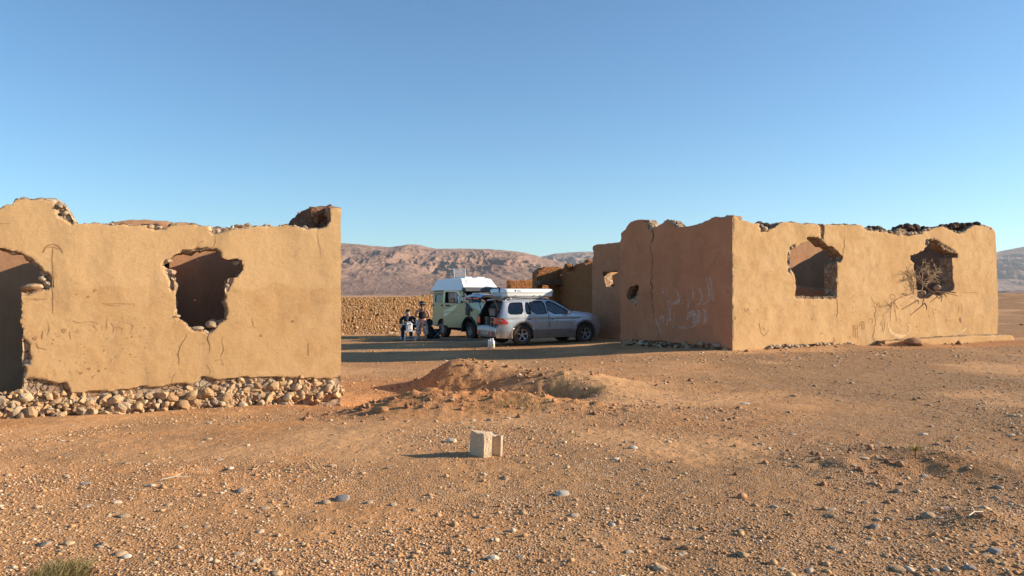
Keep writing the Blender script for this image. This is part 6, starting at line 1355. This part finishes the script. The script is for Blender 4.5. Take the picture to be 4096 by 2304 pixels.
q = on_ground(1210, 847); o = empty('bottle', q); tag(o, 'tiny white bottle lying on the ground between van wheel and car', 'bottle'); B = MB(); B.tube([(-.10, 0, .04), (.05, 0, .04), (.09, 0, .04), (.13, 0, .04)], [.04, .04, .018, .018], 10); B.build('bottle_body', M['white'], o)
# ================================================================ BROKEN BLOCK, STICKS, PLANTS
q = on_ground(1216, 1153); bl = empty('hollow_block', q, 0); bl.rotation_euler = (R(-3), R(6), 0); bl.scale = (1.1, 1.1, 1.08); tag(bl, 'broken hollow concrete block standing upright on the gravel near the camera', 'block')
plan = [(0, 0), (.085, 0), (.088, .040), (.100, .065), (.158, .068), (.172, .035), (.176, .004), (.205, .010), (.208, .19), (0, .195)]
a1 = Vector((.87, .49, 0)); a2 = Vector((-.68, .73, 0)); bm = bmesh.new()
lo_ = [bm.verts.new(a1*a+a2*b+Vector((0, 0, -.01))) for a, b in plan]; hi_ = [bm.verts.new(a1*a*.98+a2*b*.98+Vector((-.012, .0, .205+.012*math.sin(a*60+b*40)))) for a, b in plan]
n = len(plan); bm.faces.new(lo_[::-1]); bm.faces.new(hi_)
for i in range(n): bm.faces.new((lo_[i], lo_[(i+1) % n], hi_[(i+1) % n], hi_[i]))
bmesh.ops.triangulate(bm, faces=[f for f in bm.faces if len(f.verts) > 4]); bmesh.ops.bevel(bm, geom=list(bm.edges), offset=.004, segments=1, affect='EDGES'); bmesh.ops.subdivide_edges(bm, edges=list(bm.edges), cuts=3, use_grid_fill=True)
bmesh.ops.triangulate(bm, faces=bm.faces)
for v in bm.verts: p = v.co; k = .006+.010*(p.z > .17); v.co += Vector([k*float(fbm(p.x*30, p.y*30, p.z*30, 3, 60+i)) for i in range(3)])
me = bpy.data.meshes.new('block_body'); bmesh.ops.recalc_face_normals(bm, faces=bm.faces); bm.to_mesh(me); bm.free()
t = NT('weathered_concrete'); co = t.coord(); f = t.noise(co, 30, 5, .7); c_ = t.mix(t.noise(co, 7, 4), (.54, .39, .25), (.72, .56, .38)); c_ = t.mix(.5, c_, t.ramp(f, [(.3, .5), (.7, 1.0)]), 'MULTIPLY')
vv_ = t.vor(co, 60); me.materials.append(t.fin(c_, .95, t.bump(f, .8, .006, t.bump(vv_.outputs['Distance'], .7, .006)), Specular_IOR_Level=.1)); o = bpy.data.objects.new('block_body', me); COL.objects.link(o); o.parent = bl
M['twig'] = flat('dry_twig', (.46, .33, .21), .9, .35, 30); M['twigdark'] = flat('old_stick', (.22, .14, .085), .9, .3, 30)
a, b = Rz(1740, 720); W0_ = Vector((Rc[0]+a*RU[0], Rc[1]+a*RU[1], b)); br = empty('dry_branches', W0_); tag(br, 'tangle of dry thorny branches stuck in the window hole nearest the right end', 'branches')
random.seed(77); B = MB()
def twig(p, d, L, r, dep):
    pts = [p]; rr = [r]; n = 4
    for i in range(n):
        d = (d+Vector((random.gauss(0, .25), random.gauss(0, .12), random.gauss(0, .25)))).normalized(); p = p+d*L/n; p.y = min(p.y, .5); pts.append(p); rr.append(max(.004, r*(1-.55*(i+1)/n)))
    B.tube(pts, rr, 4, cap=False)
    if dep > 0:
        for _ in range(random.choice((2, 3, 4))):
            k = random.randint(1, n); e = (d+Vector((random.gauss(0, .8), random.gauss(0, .3), random.gauss(0, .8)))).normalized(); twig(pts[k], e, L*random.uniform(.45, .75), r*.6, dep-1)
inn = Vector((-.34, .5, 0)); X_ = Vector((RU[0], RU[1], 0)); Zv = Vector((0, 0, 1))
for k in range(9):
    p = X_*random.uniform(-.45, .9)+Vector((.1, -.15, random.uniform(-.15, .25))); a_ = random.gauss(.35, 1.0)
    if k < 8: p = X_*random.uniform(-.35, .1)+Vector((0, -.12, random.uniform(-.1, .6))); a_ = random.gauss(0, .9)
    d = (X_*math.sin(a_)+Zv*abs(math.cos(a_))*(1 if random.random() < .8 else -.6)+Vector((0, random.uniform(-.5, .1), 0))).normalized(); twig(p, d, random.uniform(.35, .65), .013, 3)
B.build('twigs', M['twig'], br)
st_ = MB(); pz = lambda x, y, d: (lambda u, z: Vector((Rc[0]+u*RU[0]-RU[1]*d, Rc[1]+u*RU[1]+RU[0]*d, z))-W0_)(*Rz(x, y))
for p0, p1, r in (((1595, 858), (1700, 790), .03), ((1675, 925), (1750, 800), .035), ((1850, 865), (1700, 640), .028), ((2040, 795), (1800, 725), .022), ((2000, 750), (1830, 735), .04), ((1860, 800), (1875, 730), .03)):
    st_.tube([pz(p1[0]+(p0[0]-p1[0])*.68, p1[1]+(p0[1]-p1[1])*.68, -.22), pz((p0[0]+p1[0])/2+9, (p0[1]+p1[1])/2-5, -.12), pz(*p1, .15)], [r*.4, r*.6, r*.6], 6)
st_.build('stick', M['twigdark'], br)
def tuft(P, n, h, spread, mat, label, cat='grass tuft', name='grass_tuft', seed=1, lean=.5):
    random.seed(seed); o = empty(name, P); tag(o, label, cat); B = MB()
    for _ in range(n):
        a = random.uniform(0, 6.28); r = spread*math.sqrt(random.random()); x, y = r*math.cos(a), r*math.sin(a); z = g1(P.x+x, P.y+y)-P.z
        hh = h*random.uniform(.4, 1); l = random.gauss(0, lean); l2 = random.gauss(0, lean); w_ = .0035
        pts = [Vector((x, y, z-.01)), Vector((x+l*hh*.35, y+l2*hh*.35, z+hh*.6)), Vector((x+l*hh, y+l2*hh, z+hh))]
        B.add([pts[0]+Vector((w_, 0, 0)), pts[0]-Vector((w_, 0, 0)), pts[1]-Vector((w_*.8, 0, 0)), pts[1]+Vector((w_*.8, 0, 0)), pts[2]], [(0, 1, 2, 3), (3, 2, 4)])
    B.build('blades', mat, o, fix=False); return o
M['dryg'] = flat('dry_grass', (.44, .31, .14), .9, .4, 40); M['greeng'] = flat('yellow_green_grass', (.44, .32, .12), .9, .4, 40)
tuft(on_ground(1293, 1010), 110, .09, .28, M['greeng'], 'yellow green grass growing in the hollow between the two earth mounds', seed=3)
tuft(on_ground(1335, 1022), 80, .08, .22, M['dryg'], 'low straw coloured grass just right of the green grass in the hollow', seed=4)
tuft(on_ground(1400, 1000), 200, .11, .3, M['dryg'], 'dry brown grass on the rim at the right end of the hollow', seed=5)
tuft(on_ground(1490, 987), 160, .10, .22, M['dryg'], 'sparse dry tuft beside a dark scrape right of the mounds', seed=6)
tuft(on_ground(152, 1460), 600, .10, .15, M['greeng'], 'low yellow green bush at the lower left corner', 'bush', 'bush', 7, .7)
tuft(on_ground(916, 860), 70, .30, .22, M['dryg'], 'dry shrub in the yard left of the table', 'bush', 'bush', 8, .5)
tuft(on_ground(1236, 902), 7, .30, .05, M['dryg'], 'single thin dry stalk clump on top of the far earth mound', seed=9)
tuft(on_ground(985, 848), 120, .2, .3, M['greeng'], 'small green weeds at the foot of the stone studded wall', 'bush', 'bush', 11)
P = on_ground(2303, 1152); o = empty('seedling', P); tag(o, 'tiny thorny seedling with feathery green top on the crest of the scarp', 'plant')
B = MB(); B.tube([(0, 0, -.02), (.004, 0, .05), (0, 0, .085)], [.009, .007, .005], 6); B.build('stem', M['twigdark'], o)
B = MB(); random.seed(9)
for _ in range(130):
    a = random.uniform(0, 6.28); e = random.uniform(.1, 1.2); L = random.uniform(.03, .10); d = Vector((math.cos(a)*math.cos(e), math.sin(a)*math.cos(e), math.sin(e)*.7)); p = Vector((0, 0, random.uniform(.05, .09))); B.tube([p, p+d*L], [.0022, .001], 3, cap=False)
B.build('leaves', M['greeng'], o)
for x, y, a, L, lab in ((2455, 1303, .5, .16, 'pale bent twig on the small orange mound at the lower right'), (440, 1210, .35, .2, 'thin pale twig lying by the small dug hole at left')):
    P = on_ground(x, y); o = empty('twig', P+Vector((0, 0, .02)), a); tag(o, lab, 'twig'); B = MB(); B.tube([(-L/2, 0, 0), (0, .012, .012), (L/2, 0, .004)], .005, 5); B.tube([(0, .012, .012), (L*.25, .05, .03)], .003, 4); B.build('stem', flat('bleached_twig', (.62, .52, .38), .8), o)
# ================================================================ LOOSE STONES
big = [(861, 1264, 46, 'g', 'large blue grey stone with white veins half sunk in the gravel'), (818, 1271, 32, 't', 'tan stone touching the left side of the large grey stone'), (927, 1269, 24, 't', 'broken tan stone just right of the large grey stone'), (1416, 1251, 40, 'w', 'white angular stone on the gravel right of the block and nearer the camera'), (1240, 1411, 34, 'w', 'white jagged stone at the bottom edge of the picture'),
       (1135, 1116, 32, 'w', 'pale rounded stone beside the shadow of the broken block'), (2334, 1306, 40, 't', 'round tan boulder below the scarp at the lower right'), (2375, 1281, 28, 'g', 'flat grey stone just behind the round tan boulder'), (2502, 1396, 38, 'g', 'grey block shaped stone near the lower right corner'), (2440, 1436, 34, 'g', 'rounded grey stone at the bottom edge left of the corner stone'),
       (2352, 1441, 22, 'w', 'pale stone at the bottom edge left of the rounded grey stone'), (1877, 1019, 26, 'w', 'pale flat slab on the open gravel in front of the right ruin'), (321, 1406, 28, 'w', 'pale yellow pointed stone near the bottom left bush'), (219, 1279, 40, 't', 'long flat stone sunk in smooth earth at left'), (215, 1221, 34, 'g', 'thin grey stone flush with smooth earth at left'),
       (959, 1040, 46, 'b', 'brown clod of earth at the left foot of the near mound'), (1729, 1384, 26, 'b', 'brown wedge shaped stone in the lower right gravel'), (1592, 1131, 26, 'w', 'pale curved stone right of the broken block'), (988, 1275, 24, 't', 'tan stone pair with a green leaf on it'), (665, 1282, 28, 't', 'flat tan stone left of the grey stone group'),
       (2300, 872, 50, 'b', 'big brown earth lump against the plinth of the right ruin'), (2572, 820, 14, 'b', 'dark rock beyond the right end of the plinth')]
more = [(1450, 1258, 16), (906, 1284, 12), (1065, 1252, 12), (1180, 1427, 16), (1193, 1442, 16), (997, 1313, 16), (1088, 1302, 12), (1279, 1281, 12), (1513, 1230, 16), (1672, 1357, 14), (1428, 1351, 14), (1050, 1424, 14), (935, 1418, 12), (855, 1211, 12), (1566, 1243, 14), (1436, 1395, 12), (528, 1408, 22), (630, 1422, 22), (372, 1431, 18), (167, 1199, 22), (726, 1267, 14), (485, 1346, 16), (528, 1342, 14), (786, 1179, 18), (371, 1168, 14), (569, 1119, 12), (653, 1145, 10), (760, 1394, 14), (578, 1344, 18), (678, 1348, 16), (673, 1370, 12), (598, 1430, 16), (648, 1436, 14), (82, 1112, 8), (22, 1120, 12),
        (1024, 1060, 22), (1138, 1009, 20), (1159, 1066, 16), (1191, 1058, 16), (1233, 1058, 18), (1122, 908, 9), (1494, 1012, 8), (1432, 1030, 8), (1345, 939, 7), (1560, 930, 8), (1973, 1172, 14), (2036, 1194, 10), (2388, 1272, 16), (2296, 1322, 14), (2481, 1243, 13), (2400, 1102, 10), (2220, 1044, 12), (2147, 959, 9), (2180, 962, 9), (2257, 994, 12), (1782, 1115, 14), (1776, 1052, 12), (1745, 943, 9), (2459, 973, 7), (2384, 939, 8), (2333, 942, 9), (2553, 1357, 16), (2559, 1424, 20), (1867, 1436, 14), (912, 882, 7), (878, 868, 9), (1060, 880, 6), (1480, 866, 6), (1525, 863, 6)]
meshes = []
for k, (v, f) in enumerate(ROCKS+ROUND[:4]):
    B = MB(); vv = v.copy(); vv[:, 2] = vv[:, 2]*.7+.22; B.add(vv, f); o = B.build('stone', M['stones_o'], smooth=25); meshes.append(o.data); bpy.data.objects.remove(o)
colm = {c: stone_mat('single_stone_'+c, q) for c, q in dict(g=[(.30, .27, .24), (.36, .32, .28)], t=[(.42, .30, .19), (.5, .37, .24)], w=[(.66, .56, .43), (.72, .64, .52)], b=[(.44, .23, .11), (.40, .21, .10)]).items()}
random.seed(12)
for x, y, w_, c, lab in big:
    P = on_ground(x, y-w_*.12); s_ = w_/F*P.y/2; v, f = random.choice(ROCKS)
    B = MB(); vv = v.copy(); vv[:, 2] = vv[:, 2]*.7+.25; B.add(vv, f); o = B.build('stone', colm[c], smooth=25); tag(o, lab, 'stone')
    o.location = P-Vector((0, 0, s_*.08)); fl = .34 if 'flat' in lab or 'thin' in lab else .72; o.scale = (s_*1.05, s_*.85, s_*fl); o.rotation_euler = (0, 0, random.uniform(-.5, .5))
used = [(x, y) for x, y, *_ in big]
def small(P, s_):
    o = bpy.data.objects.new('stone', random.choice(meshes)); COL.objects.link(o); o.location = P-Vector((0, 0, s_*.1)); o.scale = (s_*random.uniform(.9, 1.2), s_*random.uniform(.7, 1), s_*random.uniform(.4, .75)); o.rotation_euler = (random.uniform(-.2, .2), random.uniform(-.2, .2), random.uniform(0, 6.28))
    tag(o, 'small loose stone lying among many others on the reddish gravel', 'stone', 'small loose stones on the gravel')
for x, y, w_ in more: P = on_ground(x, y); small(P, w_/F*P.y/2)
k = 0
while k < 205:
    y = 940+510*random.random()**.75; x = random.uniform(10, 2566); P = on_ground(x, y)
    u_ = (P.x-Lc[0])*LU[0]+(P.y-Lc[1])*LU[1]; d_ = -(P.x-Lc[0])*LU[1]+(P.y-Lc[1])*LU[0]
    if (u_ < .2 and d_ > -.25): continue
    small(P, random.choice((.016, .02, .025, .035))*random.uniform(.8, 1.2)*(1+.03*P.y)); k += 1
# gravel: too many to count
def scatter(name, n, ylo, yhi, size, mat, dens=None, shape=None, seed=3, flatz=.6, kind='stuff', xr=.72):
    r = np.random.default_rng(seed)
    Y = ylo*(yhi/ylo)**r.random(n*2); X = (r.random(n*2)*2-1)*xr*Y
    if dens is not None: k = r.random(n*2) < dens(X, Y); X, Y = X[k], Y[k]
    u_ = (X-Lc[0])*LU[0]+(Y-Lc[1])*LU[1]; d_ = -(X-Lc[0])*LU[1]+(Y-Lc[1])*LU[0]; k = ~((u_ < .1) & (d_ > -.05)); X, Y = X[k][:n], Y[k][:n]; n = len(X)
    base = np.array([(1, 0, 0), (-1, 0, 0), (0, 1, 0), (0, -1, 0), (0, 0, 1), (0, 0, -1), ], float); fc = np.array([(0, 2, 4), (2, 1, 4), (1, 3, 4), (3, 0, 4), (2, 0, 5), (1, 2, 5), (3, 1, 5), (0, 3, 5)])
    s_ = size[0]+(size[1]-size[0])*r.random(n)**3; s_ = s_*(1+Y*.035)
    V = base[None]*(1+.45*(r.random((n, 6, 3))-.5))+.35*(r.random((n, 6, 3))-.5); V = V*s_[:, None, None]; V[:, :, 2] *= (flatz*(.6+.8*r.random(n)))[:, None]
    a = r.random(n)*6.28; c, q = np.cos(a)[:, None], np.sin(a)[:, None]; st = .7+.7*r.random(n)[:, None]
    x_, y_ = V[:, :, 0]*st, V[:, :, 1]; V = np.stack([x_*c-y_*q+X[:, None], x_*q+y_*c+Y[:, None], V[:, :, 2]+(gz(X, Y)+s_*.2*flatz)[:, None]], -1)
    F_ = (fc[None]+6*np.arange(n)[:, None, None]).reshape(-1, 3)
    me = bpy.data.meshes.new(name); me.vertices.add(6*n); me.vertices.foreach_set('co', V.reshape(-1).astype(np.float32)); me.loops.add(F_.size); me.loops.foreach_set('vertex_index', F_.reshape(-1).astype(np.int32)); me.polygons.add(len(F_)); me.polygons.foreach_set('loop_start', np.arange(0, F_.size, 3, dtype=np.int32)); me.update(calc_edges=True)
    at_ = me.attributes.new('tint', 'FLOAT', 'POINT'); at_.data.foreach_set('value', np.repeat(r.random(n), 6).astype(np.float32)); me.materials.append(mat)
    o = bpy.data.objects.new(name, me); COL.objects.link(o); tag(o, kind=kind); return o
patch = lambda X, Y: np.clip(.6+1.2*fbm(X*.45, Y*.45, 0, 3, 90), .08, 1)*(1-.8*soil_maps(X, Y)[2])*(1-.6*soil_maps(X, Y)[0])
scatter('gravel', 60000, 4.0, 14, (.0035, .013), M['gravel'], patch, seed=3)
scatter('gravel', 2600, 4.0, 30, (.012, .030), M['gravel'], patch, seed=4)
scatter('gravel', 15000, 12, 26, (.006, .018), M['gravel'], lambda X, Y: np.clip(.25+.9*G(X, Y, 7.5, 20.5, 4.5, 1.6), 0, 1), seed=5, flatz=.45)
scatter('flat_debris', 1500, 14, 26, (.012, .040), M['gravel'], lambda X, Y: np.clip(1.1*G(X, Y, 6.0, 20.0, 3.2, 1.2)+.5*G(X, Y, 11, 22.3, 3, .8, 22), 0, 1), seed=15, flatz=.35)
mound = lambda X, Y: np.clip(G(X, Y, -.9, 15.2, 1.1, .55)+G(X, Y, -1.6, 11.3, 1.0, .4)+.8*G(X, Y, .9, 14.3, .9, .45)+.8*G(X, Y, 0, 10.9, 1.2, .35)+.25*G(X, Y, 3.5, 7.0, .6, .5), 0, 1)
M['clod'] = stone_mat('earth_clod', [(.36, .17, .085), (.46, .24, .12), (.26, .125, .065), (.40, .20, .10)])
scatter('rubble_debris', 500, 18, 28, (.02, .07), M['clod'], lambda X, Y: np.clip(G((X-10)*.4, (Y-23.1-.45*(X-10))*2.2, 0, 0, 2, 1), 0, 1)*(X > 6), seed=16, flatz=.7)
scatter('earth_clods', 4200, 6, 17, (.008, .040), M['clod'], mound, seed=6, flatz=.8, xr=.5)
# ================================================================ AIR
B = MB(); B.box((0, 3400, 215), (16000, 7600, 456)); hz = B.build('haze', flat('air_placeholder', (1, 1, 1))); hz.data.materials.clear()
hm = bpy.data.materials.new('air'); hm.use_nodes = True; t_ = hm.node_tree; t_.nodes.remove(t_.nodes['Principled BSDF']); pv = t_.nodes.new('ShaderNodeVolumePrincipled'); pv.inputs['Density'].default_value = 5.0e-5; pv.inputs['Color'].default_value = (.78, .86, .97, 1); pv.inputs['Anisotropy'].default_value = .2
t_.links.new(pv.outputs[0], t_.nodes['Material Output'].inputs['Volume']); hz.data.materials.append(hm); tag(hz, kind='stuff')
